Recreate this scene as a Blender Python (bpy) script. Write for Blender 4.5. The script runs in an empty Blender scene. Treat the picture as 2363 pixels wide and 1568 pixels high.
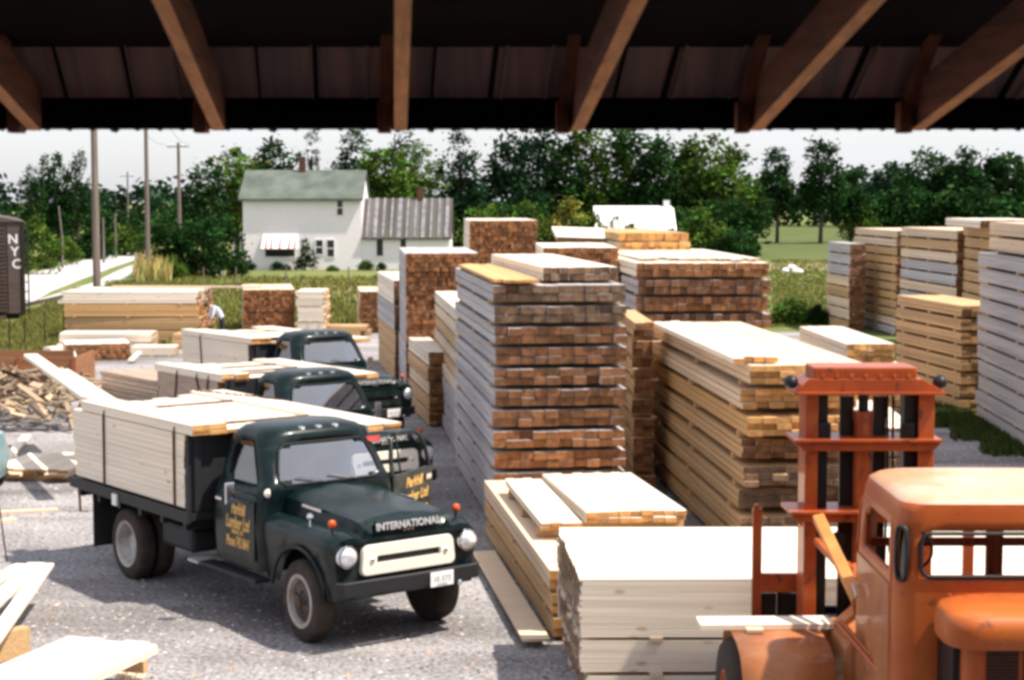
import bpy, bmesh, math, random
from mathutils import Vector, Matrix, noise
R = random.Random(7)
S = bpy.context.scene
C = S.collection
rad = math.radians
# ------------------------------------------------------------------ camera
CAMZ = 4.9; FPX = 4000.0; HOR = 455.0
PIT = math.atan((784 - HOR) / FPX)
cd = bpy.data.cameras.new('camera'); cam = bpy.data.objects.new('camera', cd); C.objects.link(cam)
cam.location = (0, 0, CAMZ); cam.rotation_euler = (math.pi / 2 - PIT, 0, 0)
cd.sensor_width = 36; cd.lens = FPX / 2363 * 36; cd.clip_end = 3000; cd.clip_start = 0.1
S.camera = cam
cd.dof.use_dof = True; cd.dof.focus_distance = 24.0; cd.dof.aperture_fstop = 5.6

def ray(px, py):
    dx = (px - 1181.5) / FPX; dy = (784 - py) / FPX
    c, s = math.cos(PIT), math.sin(PIT)
    return Vector((dx, c + dy * s, -s + dy * c))
def at_z(px, py, z=0.0):
    r = ray(px, py); t = (z - CAMZ) / r.z
    return Vector((r.x * t, r.y * t, z))
def at_y(px, py, y):
    r = ray(px, py); t = y / r.y
    return Vector((r.x * t, y, CAMZ + r.z * t))
def to_px(p):
    x, y, z = p[0], p[1], p[2] - CAMZ
    c, s = math.cos(PIT), math.sin(PIT)
    d = y * c - z * s; u = y * s + z * c
    return 1181.5 + FPX * x / d, 784 - FPX * u / d

# ------------------------------------------------------------------ materials
def newmat(name):
    m = bpy.data.materials.new(name); m.use_nodes = True
    return m, m.node_tree.nodes, m.node_tree.links, m.node_tree.nodes['Principled BSDF']
def mat(name, col, rough=0.7, metal=0.0, var=0.0, scale=4.0, bump=0.0, bscale=None, col2=None, stretch=(1, 1, 1), tint=False, spec=0.5, coat=0.0, emit=None, detail=4, world=False):
    m, N, Lk, P = newmat(name)
    P.inputs['Roughness'].default_value = rough; P.inputs['Metallic'].default_value = metal
    P.inputs['Specular IOR Level'].default_value = spec
    if coat: P.inputs['Coat Weight'].default_value = coat; P.inputs['Coat Roughness'].default_value = 0.08
    c = (*col, 1)
    P.inputs['Base Color'].default_value = c
    tc = N.new('ShaderNodeTexCoord'); mp = N.new('ShaderNodeMapping'); mp.inputs['Scale'].default_value = stretch
    if world:
        g = N.new('ShaderNodeNewGeometry'); Lk.new(g.outputs['Position'], mp.inputs['Vector'])
    else:
        Lk.new(tc.outputs['Object'], mp.inputs['Vector'])
    out = None
    if var or col2:
        nz = N.new('ShaderNodeTexNoise'); nz.inputs['Scale'].default_value = scale; nz.inputs['Detail'].default_value = detail
        Lk.new(mp.outputs[0], nz.inputs['Vector'])
        rp = N.new('ShaderNodeValToRGB')
        c2 = col2 or tuple(max(0, x * (1 - var)) for x in col)
        rp.color_ramp.elements[0].color = (*c2, 1); rp.color_ramp.elements[0].position = 0.35
        rp.color_ramp.elements[1].color = c; rp.color_ramp.elements[1].position = 0.65
        Lk.new(nz.outputs['Fac'], rp.inputs[0]); out = rp.outputs[0]
    if tint:
        at = N.new('ShaderNodeAttribute'); at.attribute_name = 'tint'
        mx = N.new('ShaderNodeMix'); mx.data_type = 'RGBA'; mx.blend_type = 'MULTIPLY'; mx.inputs[0].default_value = 1
        if out: Lk.new(out, mx.inputs[6])
        else: mx.inputs[6].default_value = c
        Lk.new(at.outputs['Color'], mx.inputs[7]); out = mx.outputs[2]
    if out: Lk.new(out, P.inputs['Base Color'])
    if bump:
        n2 = N.new('ShaderNodeTexNoise'); n2.inputs['Scale'].default_value = bscale or scale; n2.inputs['Detail'].default_value = 5
        Lk.new(mp.outputs[0], n2.inputs['Vector'])
        b = N.new('ShaderNodeBump'); b.inputs['Strength'].default_value = bump; b.inputs['Distance'].default_value = 0.02
        Lk.new(n2.outputs['Fac'], b.inputs['Height']); Lk.new(b.outputs[0], P.inputs['Normal'])
    if emit:
        P.inputs['Emission Color'].default_value = (*emit[0], 1); P.inputs['Emission Strength'].default_value = emit[1]
    return m
GR = (0.35, 22, 22)   # grain runs along local x
M = {}
M['fresh'] = mat('fresh_white_lumber', (.86, .75, .62), .75, var=.16, scale=1.6, stretch=GR, tint=True, bump=.12)
M['pale'] = mat('pale_lumber', (.74, .57, .41), .75, var=.18, scale=1.6, stretch=GR, tint=True, bump=.12)
M['tan'] = mat('tan_lumber', (.60, .38, .19), .8, var=.25, scale=1.5, stretch=GR, tint=True, bump=.15)
M['yellow'] = mat('yellow_lumber', (.64, .38, .16), .8, var=.2, scale=1.5, stretch=GR, tint=True, bump=.12)
M['taupe'] = mat('taupe_weathered_boards', (.46, .34, .27), .85, var=.3, scale=2.5, stretch=(1.2, 14, 14), tint=True, bump=.2)
M['grey'] = mat('weathered_grey_lumber', (.52, .49, .50), .85, var=.3, scale=1.5, stretch=GR, tint=True, bump=.2)
M['end_brown'] = mat('brown_board_ends', (.225, .098, .040), .85, var=.5, scale=9, tint=True, bump=.2)
M['end_red'] = mat('rusty_board_ends', (.31, .125, .042), .85, var=.45, scale=11, tint=True, bump=.2)
M['end_grey'] = mat('greyed_board_ends', (.19, .115, .07), .85, var=.5, scale=9, tint=True, bump=.2)
M['end_yel'] = mat('honey_board_ends', (.58, .29, .09), .8, var=.35, scale=8, tint=True, bump=.15)
M['end_tan'] = mat('tan_board_ends', (.50, .31, .15), .8, var=.5, scale=14, tint=True, bump=.3)
M['end_fine'] = mat('fine_brown_board_ends', (.42, .235, .115), .85, var=.5, scale=14, tint=True, bump=.3)
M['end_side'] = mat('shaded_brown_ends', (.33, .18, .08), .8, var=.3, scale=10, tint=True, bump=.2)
M['rust'] = mat('rusty_chain', (.12, .055, .03), .8, .2, var=.4, scale=20)
M['truck'] = mat('dark_green_truck_paint', (.003, .013, .015), .30, 0, var=.25, scale=3, coat=.10, spec=.2)
M['black'] = mat('black_chassis_paint', (.012, .013, .016), .6, 0, var=.3, scale=6)
M['flap'] = mat('rubber_mud_flap', (.022, .02, .018), .8, 0, var=.5, scale=5)
M['tyre'] = mat('dusty_tyre_rubber', (.018, .015, .014), .9, 0, col2=(.05, .034, .024), scale=5, bump=.2)
M['rim'] = mat('grey_painted_rim', (.50, .50, .50), .45, .1, col2=(.33, .27, .22), scale=5)
M['flag'] = mat('red_warning_cloth', (.45, .05, .05), .9, var=.3, scale=12)
M['hub'] = mat('dark_wheel_centre', (.02, .02, .022), .6, 0, col2=(.09, .05, .03), scale=9)
M['chrome'] = mat('chrome', (.75, .75, .78), .16, 1.0)
M['cream'] = mat('cream_grille_paint', (.83, .78, .68), .35, 0, var=.06, scale=4)
M['lens'] = mat('headlamp_glass', (.85, .87, .92), .08, .55)
M['amber'] = mat('orange_lamp_lens', (.50, .07, .012), .35)
M['gold'] = mat('gold_sign_paint', (.72, .42, .12), .5, var=.15, scale=10)
M['white'] = mat('white_paint', (.82, .82, .83), .5, var=.05, scale=6)
M['inkgrey'] = mat('faded_plate_numbers', (.42, .42, .45), .6)
M['lettersilver'] = mat('dull_silver_letters', (.62, .62, .64), .35, .3)
M['seat'] = mat('dark_seat_vinyl', (.03, .03, .03), .6, var=.2)
def glass(name, tr, gl, fac):
    m = bpy.data.materials.new(name); m.use_nodes = True; N = m.node_tree.nodes; Lk = m.node_tree.links; N.clear()
    o = N.new('ShaderNodeOutputMaterial'); t = N.new('ShaderNodeBsdfTransparent'); t.inputs[0].default_value = (*tr, 1)
    g = N.new('ShaderNodeBsdfGlossy'); g.inputs[0].default_value = (*gl, 1); g.inputs['Roughness'].default_value = .06
    x = N.new('ShaderNodeMixShader'); lw = N.new('ShaderNodeLayerWeight'); lw.inputs[0].default_value = .5
    ma = N.new('ShaderNodeMath'); ma.operation = 'MULTIPLY_ADD'; ma.inputs[1].default_value = .5; ma.inputs[2].default_value = fac
    Lk.new(lw.outputs['Facing'], ma.inputs[0]); Lk.new(ma.outputs[0], x.inputs[0]); Lk.new(t.outputs[0], x.inputs[1]); Lk.new(g.outputs[0], x.inputs[2]); Lk.new(x.outputs[0], o.inputs[0])
    return m
M['glass'] = glass('window_glass', (.45, .5, .52), (.9, .92, .95), .28)
M['darkglass'] = glass('dim_window_glass', (.10, .10, .10), (.7, .7, .7), .06)
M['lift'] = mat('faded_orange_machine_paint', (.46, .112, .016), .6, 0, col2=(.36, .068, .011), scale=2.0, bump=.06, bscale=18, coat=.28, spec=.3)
M['lift'].node_tree.nodes['Principled BSDF'].inputs['Coat Roughness'].default_value = .28
M['lift_dust'] = mat('chalky_orange_paint', (.42, .15, .042), .65, 0, col2=(.33, .09, .02), scale=2.5, bump=.05, bscale=20, coat=.25)
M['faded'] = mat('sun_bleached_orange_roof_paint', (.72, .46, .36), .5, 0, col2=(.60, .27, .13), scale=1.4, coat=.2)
M['mastred'] = mat('red_orange_mast_paint', (.42, .085, .015), .5, 0, col2=(.30, .05, .011), scale=3, bump=.06, bscale=18, coat=.3, spec=.3)
M['grease'] = mat('greasy_black_steel', (.012, .012, .014), .45, .3, var=.3, scale=8)
M['wooden_arm'] = mat('orange_tilt_rod_paint', (.68, .27, .07), .5, 0, var=.25, scale=6)
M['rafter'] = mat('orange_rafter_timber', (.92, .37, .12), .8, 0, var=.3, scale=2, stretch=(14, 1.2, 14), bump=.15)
M['rafter_side'] = mat('shaded_rafter_side', (.26, .080, .034), .85, 0, var=.5, scale=2, stretch=(14, 1.2, 14), bump=.15)  # darker copy of the rafter timber, shade of the side faces put into the colour
M['post'] = mat('reddish_shed_post', (.34, .10, .045), .85, 0, var=.4, scale=3, stretch=(9, 9, 1))
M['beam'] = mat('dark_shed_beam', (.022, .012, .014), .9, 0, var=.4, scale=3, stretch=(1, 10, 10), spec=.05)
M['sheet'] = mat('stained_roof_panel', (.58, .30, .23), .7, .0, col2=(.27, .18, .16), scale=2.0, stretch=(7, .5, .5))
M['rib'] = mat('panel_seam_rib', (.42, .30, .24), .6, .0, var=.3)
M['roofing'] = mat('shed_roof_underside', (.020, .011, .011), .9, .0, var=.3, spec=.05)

def base_of(m):
    P = m.node_tree.nodes['Principled BSDF']; i = P.inputs['Base Color']
    if i.is_linked: return i.links[0].from_socket
    n = m.node_tree.nodes.new('ShaderNodeRGB'); n.outputs[0].default_value = i.default_value; return n.outputs[0]
def overlay(m, col, fac):
    N = m.node_tree.nodes; Lk = m.node_tree.links; src = base_of(m)
    mx = N.new('ShaderNodeMix'); mx.data_type = 'RGBA'; mx.inputs[7].default_value = (*col, 1)
    Lk.new(fac, mx.inputs[0]); Lk.new(src, mx.inputs[6]); Lk.new(mx.outputs[2], N['Principled BSDF'].inputs['Base Color'])
def ramp(m, sock, p0, p1, v0, v1):
    r = m.node_tree.nodes.new('ShaderNodeMapRange'); r.inputs[1].default_value = p0; r.inputs[2].default_value = p1; r.inputs[3].default_value = v0; r.inputs[4].default_value = v1
    m.node_tree.links.new(sock, r.inputs[0]); return r.outputs[0]
def knots(m, col, amt=.6):
    N = m.node_tree.nodes; Lk = m.node_tree.links
    tc = N.new('ShaderNodeTexCoord'); mp = N.new('ShaderNodeMapping'); mp.inputs['Scale'].default_value = (2.2, 5.5, 5.5); Lk.new(tc.outputs['Object'], mp.inputs[0])
    v = N.new('ShaderNodeTexVoronoi'); v.inputs['Scale'].default_value = 1.0; Lk.new(mp.outputs[0], v.inputs['Vector'])
    overlay(m, col, ramp(m, v.outputs['Distance'], .06, .16, amt, 0))
def grime(m, col, scale, lo, hi, amt, stretch=(1, 1, 1)):
    N = m.node_tree.nodes; Lk = m.node_tree.links
    tc = N.new('ShaderNodeTexCoord'); mp = N.new('ShaderNodeMapping'); mp.inputs['Scale'].default_value = stretch; Lk.new(tc.outputs['Object'], mp.inputs[0])
    n = N.new('ShaderNodeTexNoise'); n.inputs['Scale'].default_value = scale; n.inputs['Detail'].default_value = 8; n.inputs['Roughness'].default_value = .65; Lk.new(mp.outputs[0], n.inputs['Vector'])
    overlay(m, col, ramp(m, n.outputs['Fac'], lo, hi, 0, amt))
def low_dust(m, col, z0, z1, amt):
    N = m.node_tree.nodes; Lk = m.node_tree.links
    tc = N.new('ShaderNodeTexCoord'); sp = N.new('ShaderNodeSeparateXYZ'); Lk.new(tc.outputs['Object'], sp.inputs[0])
    n = N.new('ShaderNodeTexNoise'); n.inputs['Scale'].default_value = 5; n.inputs['Detail'].default_value = 6; Lk.new(tc.outputs['Object'], n.inputs['Vector'])
    ml = N.new('ShaderNodeMath'); ml.operation = 'MULTIPLY'; Lk.new(ramp(m, sp.outputs['Z'], z0, z1, 1, 0), ml.inputs[0]); Lk.new(ramp(m, n.outputs['Fac'], .35, .7, 0, amt), ml.inputs[1])
    overlay(m, col, ml.outputs[0])
for k_ in ('fresh', 'pale', 'yellow', 'tan'): knots(M[k_], (.32, .16, .07), .55)
for k_ in ('end_brown', 'end_red', 'end_yel', 'end_tan', 'end_fine'): grime(M[k_], (.07, .035, .02), 16, .56, .72, .55)
grime(M['lift'], (.13, .045, .02), 9, .60, .68, .7); grime(M['lift'], (.50, .22, .11), 3.5, .55, .75, .3, (1, 1, .35)); grime(M['mastred'], (.05, .02, .015), 8, .56, .66, .8, (1, 1, .5)); grime(M['lift_dust'], (.20, .07, .03), 8, .60, .68, .7); grime(M['lift_dust'], (.52, .28, .16), 3, .5, .75, .4)
low_dust(M['truck'], (.16, .13, .10), .45, 1.25, .35); grime(M['truck'], (.05, .06, .055), 6, .5, .8, .35)
grime(M['cream'], (.45, .36, .25), 9, .58, .75, .5); grime(M['rafter'], (.22, .08, .03), 5, .58, .70, .6, (6, .6, 6))
# ------------------------------------------------------------------ mesh builder
class MB:
    def __init__(s): s.v = []; s.f = []; s.m = []; s.t = []
    def add(s, vs, fs, mi=0, tint=1.0):
        o = len(s.v); s.v += [tuple(p) for p in vs]
        for k, f in enumerate(fs):
            s.f.append(tuple(i + o for i in f)); s.m.append(mi[k] if isinstance(mi, (list, tuple)) else mi); s.t.append(tint)
    def box(s, x0, x1, y0, y1, z0, z1, mi=0, tint=1.0, T=None):
        vs = [Vector(p) for p in ((x0, y0, z0), (x1, y0, z0), (x1, y1, z0), (x0, y1, z0), (x0, y0, z1), (x1, y0, z1), (x1, y1, z1), (x0, y1, z1))]
        if T: vs = [T @ p for p in vs]
        s.add(vs, [(0, 3, 2, 1), (4, 5, 6, 7), (0, 1, 5, 4), (1, 2, 6, 5), (2, 3, 7, 6), (3, 0, 4, 7)], mi, tint)
    def bar(s, a, b, w, h=None, mi=0, up=(0, 0, 1), tint=1.0):
        a = Vector(a); b = Vector(b); h = h or w; d = (b - a).normalized(); u = Vector(up)
        if abs(d.dot(u)) > .98: u = Vector((0, 1, 0))
        r = d.cross(u).normalized() * w / 2; q = r.cross(d).normalized() * h / 2
        vs = [a - r - q, a + r - q, a + r + q, a - r + q, b - r - q, b + r - q, b + r + q, b - r + q]
        s.add(vs, [(0, 1, 2, 3), (7, 6, 5, 4), (0, 4, 5, 1), (1, 5, 6, 2), (2, 6, 7, 3), (3, 7, 4, 0)], mi, tint)
    def tube(s, pts, r, n=8, mi=0, cap=True, tint=1.0):
        pts = [Vector(p) for p in pts]; rings = []
        rr = r if isinstance(r, (list, tuple)) else [r] * len(pts)
        ref = None
        for i, p in enumerate(pts):
            d = (pts[min(i + 1, len(pts) - 1)] - pts[max(i - 1, 0)]).normalized()
            if ref is None: ref = d.orthogonal().normalized()
            ref = (ref - d * ref.dot(d)).normalized(); q = d.cross(ref)
            rings.append([p + (ref * math.cos(2 * math.pi * k / n) + q * math.sin(2 * math.pi * k / n)) * rr[i] for k in range(n)])
        vs = [p for g in rings for p in g]; fs = []
        for i in range(len(rings) - 1):
            for k in range(n):
                a = i * n + k; b = i * n + (k + 1) % n
                fs.append((a, b, b + n, a + n))
        if cap: fs.append(tuple(range(n))[::-1]); fs.append(tuple((len(rings) - 1) * n + k for k in range(n)))
        s.add(vs, fs, mi, tint)
    def loft(s, secs, closed=True, mi=0, cap0=False, cap1=False, skip=None, pane=None):
        n = len(secs[0]); vs = [p for g in secs for p in g]; fs = []; pf = []
        for i in range(len(secs) - 1):
            for k in range(n if closed else n - 1):
                a = i * n + k; b = i * n + (k + 1) % n
                f = (a, b, b + n, a + n)
                if skip and skip(i, k): pf.append((i, k, f))
                else: fs.append(f)
        if cap0: fs.append(tuple(range(n))[::-1])
        if cap1: fs.append(tuple((len(secs) - 1) * n + k for k in range(n)))
        s.add(vs, fs, mi)
        return vs, pf
    def lathe(s, prof, c, ax='y', n=28, mi=0, caps=(True, True)):
        # prof: list of (r, h) along axis
        secs = []
        for r, h in prof:
            g = []
            for k in range(n):
                t = 2 * math.pi * k / n; u, w = r * math.cos(t), r * math.sin(t)
                g.append({'x': Vector((h, u, w)), 'y': Vector((u, h, w)), 'z': Vector((u, w, h))}[ax] + Vector(c))
            secs.append(g)
        s.loft(secs, True, mi, cap0=prof[0][0] > .002 and caps[0], cap1=prof[-1][0] > .002 and caps[1])
    def prism(s, poly, h0, h1, axis='y', mi=0):
        def P(u, w, h): return {'y': (u, h, w), 'x': (h, u, w), 'z': (u, w, h)}[axis]
        n = len(poly); vs = [P(u, w, h0) for u, w in poly] + [P(u, w, h1) for u, w in poly]
        fs = [tuple(range(n))[::-1], tuple(range(n, 2 * n))] + [(k, (k + 1) % n, (k + 1) % n + n, k + n) for k in range(n)]
        s.add(vs, fs, mi)
    def build(s, name, mats, parent=None, local=True, smooth=False, bevel=0, norm=True, loc=None, rot=None, solid=0, subsurf=0):
        me = bpy.data.meshes.new(name)
        off = Vector((0, 0, 0))
        if parent is not None and not local:
            off = parent.matrix_basis.translation if parent.parent is None else parent.parent.matrix_basis.translation
        me.from_pydata([(p[0] - off.x, p[1] - off.y, p[2] - off.z) for p in s.v], [], s.f)
        if not isinstance(mats, (list, tuple)): mats = [mats]
        for m in mats: me.materials.append(m)
        me.polygons.foreach_set('material_index', s.m)
        if any(t != 1.0 for t in s.t):
            ca = me.color_attributes.new('tint', 'FLOAT_COLOR', 'CORNER'); d = []
            for p, t in zip(me.polygons, s.t):
                c = (t, t, t, 1) if not isinstance(t, tuple) else (*t, 1)
                d += list(c) * p.loop_total
            ca.data.foreach_set('color', d)
        elif any(m.node_tree.nodes.get('Attribute') for m in mats):
            ca = me.color_attributes.new('tint', 'FLOAT_COLOR', 'CORNER'); ca.data.foreach_set('color', [1.0] * (4 * len(me.loops)))
        if norm:
            bm = bmesh.new(); bm.from_mesh(me); bmesh.ops.recalc_face_normals(bm, faces=bm.faces); bm.to_mesh(me); bm.free()
        if smooth:
            me.polygons.foreach_set('use_smooth', [True] * len(me.polygons))
            try: me.set_sharp_from_angle(angle=rad(smooth if smooth > 1 else 38))
            except Exception: pass
        o = bpy.data.objects.new(name, me); C.objects.link(o)
        if parent is not None: o.parent = parent
        if loc is not None: o.location = loc
        if rot is not None: o.rotation_euler = rot
        if solid:
            q = o.modifiers.new('solidify', 'SOLIDIFY'); q.thickness = solid; q.offset = -1
        if bevel:
            b = o.modifiers.new('bevel', 'BEVEL'); b.width = bevel; b.segments = 2; b.limit_method = 'ANGLE'; b.angle_limit = rad(35)
        if subsurf:
            u = o.modifiers.new('subsurf', 'SUBSURF'); u.levels = u.render_levels = subsurf
        return o
def tag(o, label=None, cat=None, group=None, kind=None):
    if label: o['label'] = label
    if cat: o['category'] = cat
    if group: o['group'] = group
    if kind: o['kind'] = kind
    return o
def empty(name, loc, rz=0, rot=None):
    o = bpy.data.objects.new(name, None); C.objects.link(o); o.location = loc
    o.rotation_euler = rot or (0, 0, rz); o.empty_display_size = .3
    return o
def copy_tree(o, parent=None):
    c = o.copy(); C.objects.link(c); c.parent = parent
    for ch in [x for x in bpy.data.objects if x.parent == o]: copy_tree(ch, c)
    return c
def text_obj(name, body, size, m, parent, loc, rotm, shear=0, extr=.002, align='CENTER', space=1.0):
    cu = bpy.data.curves.new(name, 'FONT'); cu.body = body; cu.size = size; cu.shear = shear; cu.extrude = extr; cu.align_x = align
    cu.offset = size * .022; cu.space_character = space; cu.resolution_u = 3
    t = bpy.data.objects.new('tmp', cu); C.objects.link(t)
    dg = bpy.context.evaluated_depsgraph_get(); me = bpy.data.meshes.new_from_object(t.evaluated_get(dg)); bpy.data.objects.remove(t)
    me.name = name; me.materials.clear(); me.materials.append(m)
    o = bpy.data.objects.new(name, me); C.objects.link(o); o.parent = parent
    o.matrix_local = Matrix.Translation(loc) @ rotm.to_4x4()
    return o

# ------------------------------------------------------------------ world + sun
W = bpy.data.worlds.new('World'); S.world = W; W.use_nodes = True
N = W.node_tree.nodes; Lk = W.node_tree.links
bg = N['Background']; sky = N.new('ShaderNodeTexSky'); sky.sky_type = 'NISHITA'; sky.sun_disc = False
sh = Vector((-.955, .28, 0)).normalized(); EL = rad(61)
sdir = Vector((-sh.x * math.cos(EL), -sh.y * math.cos(EL), math.sin(EL)))
sky.sun_elevation = EL; sky.sun_rotation = math.atan2(sdir.x, sdir.y)
sky.air_density = 1.0; sky.dust_density = 1.5; sky.ozone_density = 1.0
tc = N.new('ShaderNodeTexCoord'); mpw = N.new('ShaderNodeMapping'); mpw.inputs['Scale'].default_value = (1, 1, 4); nzw = N.new('ShaderNodeTexNoise'); nzw.inputs['Scale'].default_value = 2.2; nzw.inputs['Detail'].default_value = 6
rw = N.new('ShaderNodeValToRGB'); rw.color_ramp.elements[0].position = .38; rw.color_ramp.elements[0].color = (.60, .60, .60, 1); rw.color_ramp.elements[1].position = .55; rw.color_ramp.elements[1].color = (.95, .95, .95, 1)
mw = N.new('ShaderNodeMix'); mw.data_type = 'RGBA'; mw.inputs[7].default_value = (4.0, 4.02, 4.35, 1)
Lk.new(tc.outputs['Generated'], mpw.inputs[0]); Lk.new(mpw.outputs[0], nzw.inputs['Vector']); Lk.new(nzw.outputs['Fac'], rw.inputs[0]); Lk.new(rw.outputs[0], mw.inputs[0])
Lk.new(sky.outputs[0], mw.inputs[6]); Lk.new(mw.outputs[2], bg.inputs[0]); bg.inputs[1].default_value = .11
sl = bpy.data.lights.new('sun', 'SUN'); sl.energy = 3.6; sl.angle = rad(1.2); sl.color = (1, .91, .78)
so = bpy.data.objects.new('sun', sl); C.objects.link(so); so.rotation_euler = sdir.to_track_quat('Z', 'Y').to_euler(); so.location = (20, -10, 40)
S.view_settings.view_transform = 'Standard'; S.view_settings.look = 'None'; S.view_settings.gamma = 1; S.view_settings.exposure = 1.12
S.cycles.filter_width = 3.3
S.cycles.max_bounces = 8; S.cycles.transparent_max_bounces = 16
S.cycles.use_denoising = True

# ------------------------------------------------------------------ ground
def sheet_poly(name, pts, m, z, kind='structure', res=0):
    me = bpy.data.meshes.new(name); me.from_pydata([(p[0], p[1], z) for p in pts], [], [tuple(range(len(pts)))])
    me.materials.append(m); o = bpy.data.objects.new(name, me); C.objects.link(o); o['kind'] = kind
    bm = bmesh.new(); bm.from_mesh(me); bmesh.ops.recalc_face_normals(bm, faces=bm.faces)
    for f in bm.faces:
        if f.normal.z < 0: f.normal_flip()
    bm.to_mesh(me); bm.free(); return o
def ground_mat(name, stops, s1, s2, bump, bs, detail=8, mixs=.35):
    m, N, Lk, P = newmat(name); P.inputs['Roughness'].default_value = .95; P.inputs['Specular IOR Level'].default_value = .15
    g = N.new('ShaderNodeNewGeometry')
    a = N.new('ShaderNodeTexNoise'); a.inputs['Scale'].default_value = s1; a.inputs['Detail'].default_value = detail; a.inputs['Roughness'].default_value = .7
    b = N.new('ShaderNodeTexNoise'); b.inputs['Scale'].default_value = s2; b.inputs['Detail'].default_value = 3; b.inputs['Roughness'].default_value = .75
    for q in (a, b): Lk.new(g.outputs['Position'], q.inputs['Vector'])
    mx = N.new('ShaderNodeMix'); mx.data_type = 'FLOAT'; mx.inputs[0].default_value = mixs
    Lk.new(a.outputs['Fac'], mx.inputs[2]); Lk.new(b.outputs['Fac'], mx.inputs[3])
    rp = N.new('ShaderNodeValToRGB'); e = rp.color_ramp.elements
    for i, (p, c) in enumerate(stops):
        q = e[i] if i < 2 else e.new(p)
        q.position = p; q.color = (*c, 1)
    Lk.new(mx.outputs[0], rp.inputs[0]); Lk.new(rp.outputs[0], P.inputs['Base Color'])
    bp = N.new('ShaderNodeBump'); bp.inputs['Strength'].default_value = bump; bp.inputs['Distance'].default_value = .03
    n = N.new('ShaderNodeTexNoise'); n.inputs['Scale'].default_value = bs; n.inputs['Detail'].default_value = 6; Lk.new(g.outputs['Position'], n.inputs['Vector'])
    Lk.new(n.outputs['Fac'], bp.inputs['Height']); Lk.new(bp.outputs[0], P.inputs['Normal'])
    return m
m_grass = ground_mat('meadow_grass', [(.3, (.075, .11, .03)), (.7, (.23, .21, .08)), (.5, (.13, .155, .048))], .12, 3.0, .6, 6)
m_stone = mat('loose_stone', (.42, .40, .41), .9, var=.5, scale=6, tint=True)
m_gravel = ground_mat('crushed_stone_gravel', [(.34, (.10, .095, .098)), (.64, (.44, .43, .44)), (.5, (.27, .262, .27))], .5, 16.0, 1.0, 30, mixs=.72)
m_road = ground_mat('pale_gravel_road', [(.3, (.38, .37, .38)), (.7, (.50, .48, .48)), (.5, (.44, .43, .43))], .4, 3.0, .4, 8)
sheet_poly('ground', [(-900, -60), (900, -60), (900, 1500), (-900, 1500)], m_grass, 0)
g = lambda x, y: at_z(x, y)
yard = [g(-900, 850), g(-300, 830), g(60, 822), g(130, 800), g(300, 792), g(460, 783), g(560, 757), g(830, 762), g(1100, 764), g(1500, 768), g(1900, 765), g(1960, 800), g(2080, 900), g(2150, 948), g(2363, 1042), g(2700, 1200), (14, 5, 0), (14, -20, 0), (-30, -20, 0), (-40, 5, 0)]
sheet_poly('gravel_yard', yard, m_gravel, .004)
road = [g(-500, 830), g(62, 705), g(118, 672), g(180, 648), g(262, 616), g(330, 594), g(345, 586), g(330, 583), g(290, 584), g(230, 592), g(180, 603), g(120, 620), g(62, 633), g(-500, 720)]
sheet_poly('road', road, m_road, .004)
side_track = [g(100, 700), g(200, 678), g(290, 640), g(330, 606), g(322, 604), g(270, 625), g(215, 652), g(150, 672), g(90, 690)]
sheet_poly('side_path', side_track, m_road, .008)
m_field = ground_mat('pale_hay_field', [(.3, (.045, .075, .022)), (.7, (.12, .135, .045)), (.5, (.08, .105, .032))], .1, 2.0, .4, 5)
sheet_poly('hay_field', [g(1500, 600), g(2200, 600), g(2600, 520), g(1500, 520)], m_field, .004)
m_patch = ground_mat('dry_weedy_soil', [(.3, (.20, .16, .09)), (.7, (.34, .30, .2)), (.5, (.26, .22, .13))], .6, 5.0, .6, 8)
sheet_poly('dry_strip', [g(1500, 625), g(2000, 620), g(2010, 608), g(1500, 610)], m_patch, .008)
sheet_poly('dry_verge', [g(430, 700), g(900, 690), g(900, 655), g(430, 662)], m_patch, .004)

# damp and packed patches in the gravel
def patchy(m):
    N = m.node_tree.nodes; Lk = m.node_tree.links; P = N['Principled BSDF']; src = P.inputs['Base Color'].links[0].from_socket
    g_ = N.new('ShaderNodeNewGeometry'); mp = N.new('ShaderNodeMapping'); mp.inputs['Rotation'].default_value = (0, 0, rad(38)); mp.inputs['Scale'].default_value = (.18, 1.1, 1)
    nz = N.new('ShaderNodeTexNoise'); nz.inputs['Scale'].default_value = .55; nz.inputs['Detail'].default_value = 5; nz.inputs['Distortion'].default_value = .6
    rp = N.new('ShaderNodeValToRGB'); rp.color_ramp.elements[0].position = .36; rp.color_ramp.elements[0].color = (.66, .63, .62, 1); rp.color_ramp.elements[1].position = .60; rp.color_ramp.elements[1].color = (1.18, 1.16, 1.17, 1)
    mx = N.new('ShaderNodeMix'); mx.data_type = 'RGBA'; mx.blend_type = 'MULTIPLY'; mx.inputs[0].default_value = 1
    Lk.new(g_.outputs['Position'], mp.inputs[0]); Lk.new(mp.outputs[0], nz.inputs['Vector']); Lk.new(nz.outputs['Fac'], rp.inputs[0]); Lk.new(src, mx.inputs[6]); Lk.new(rp.outputs[0], mx.inputs[7]); Lk.new(mx.outputs[2], P.inputs['Base Color'])
patchy(m_gravel)
_r = random.Random(6); _m = MB()
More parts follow.
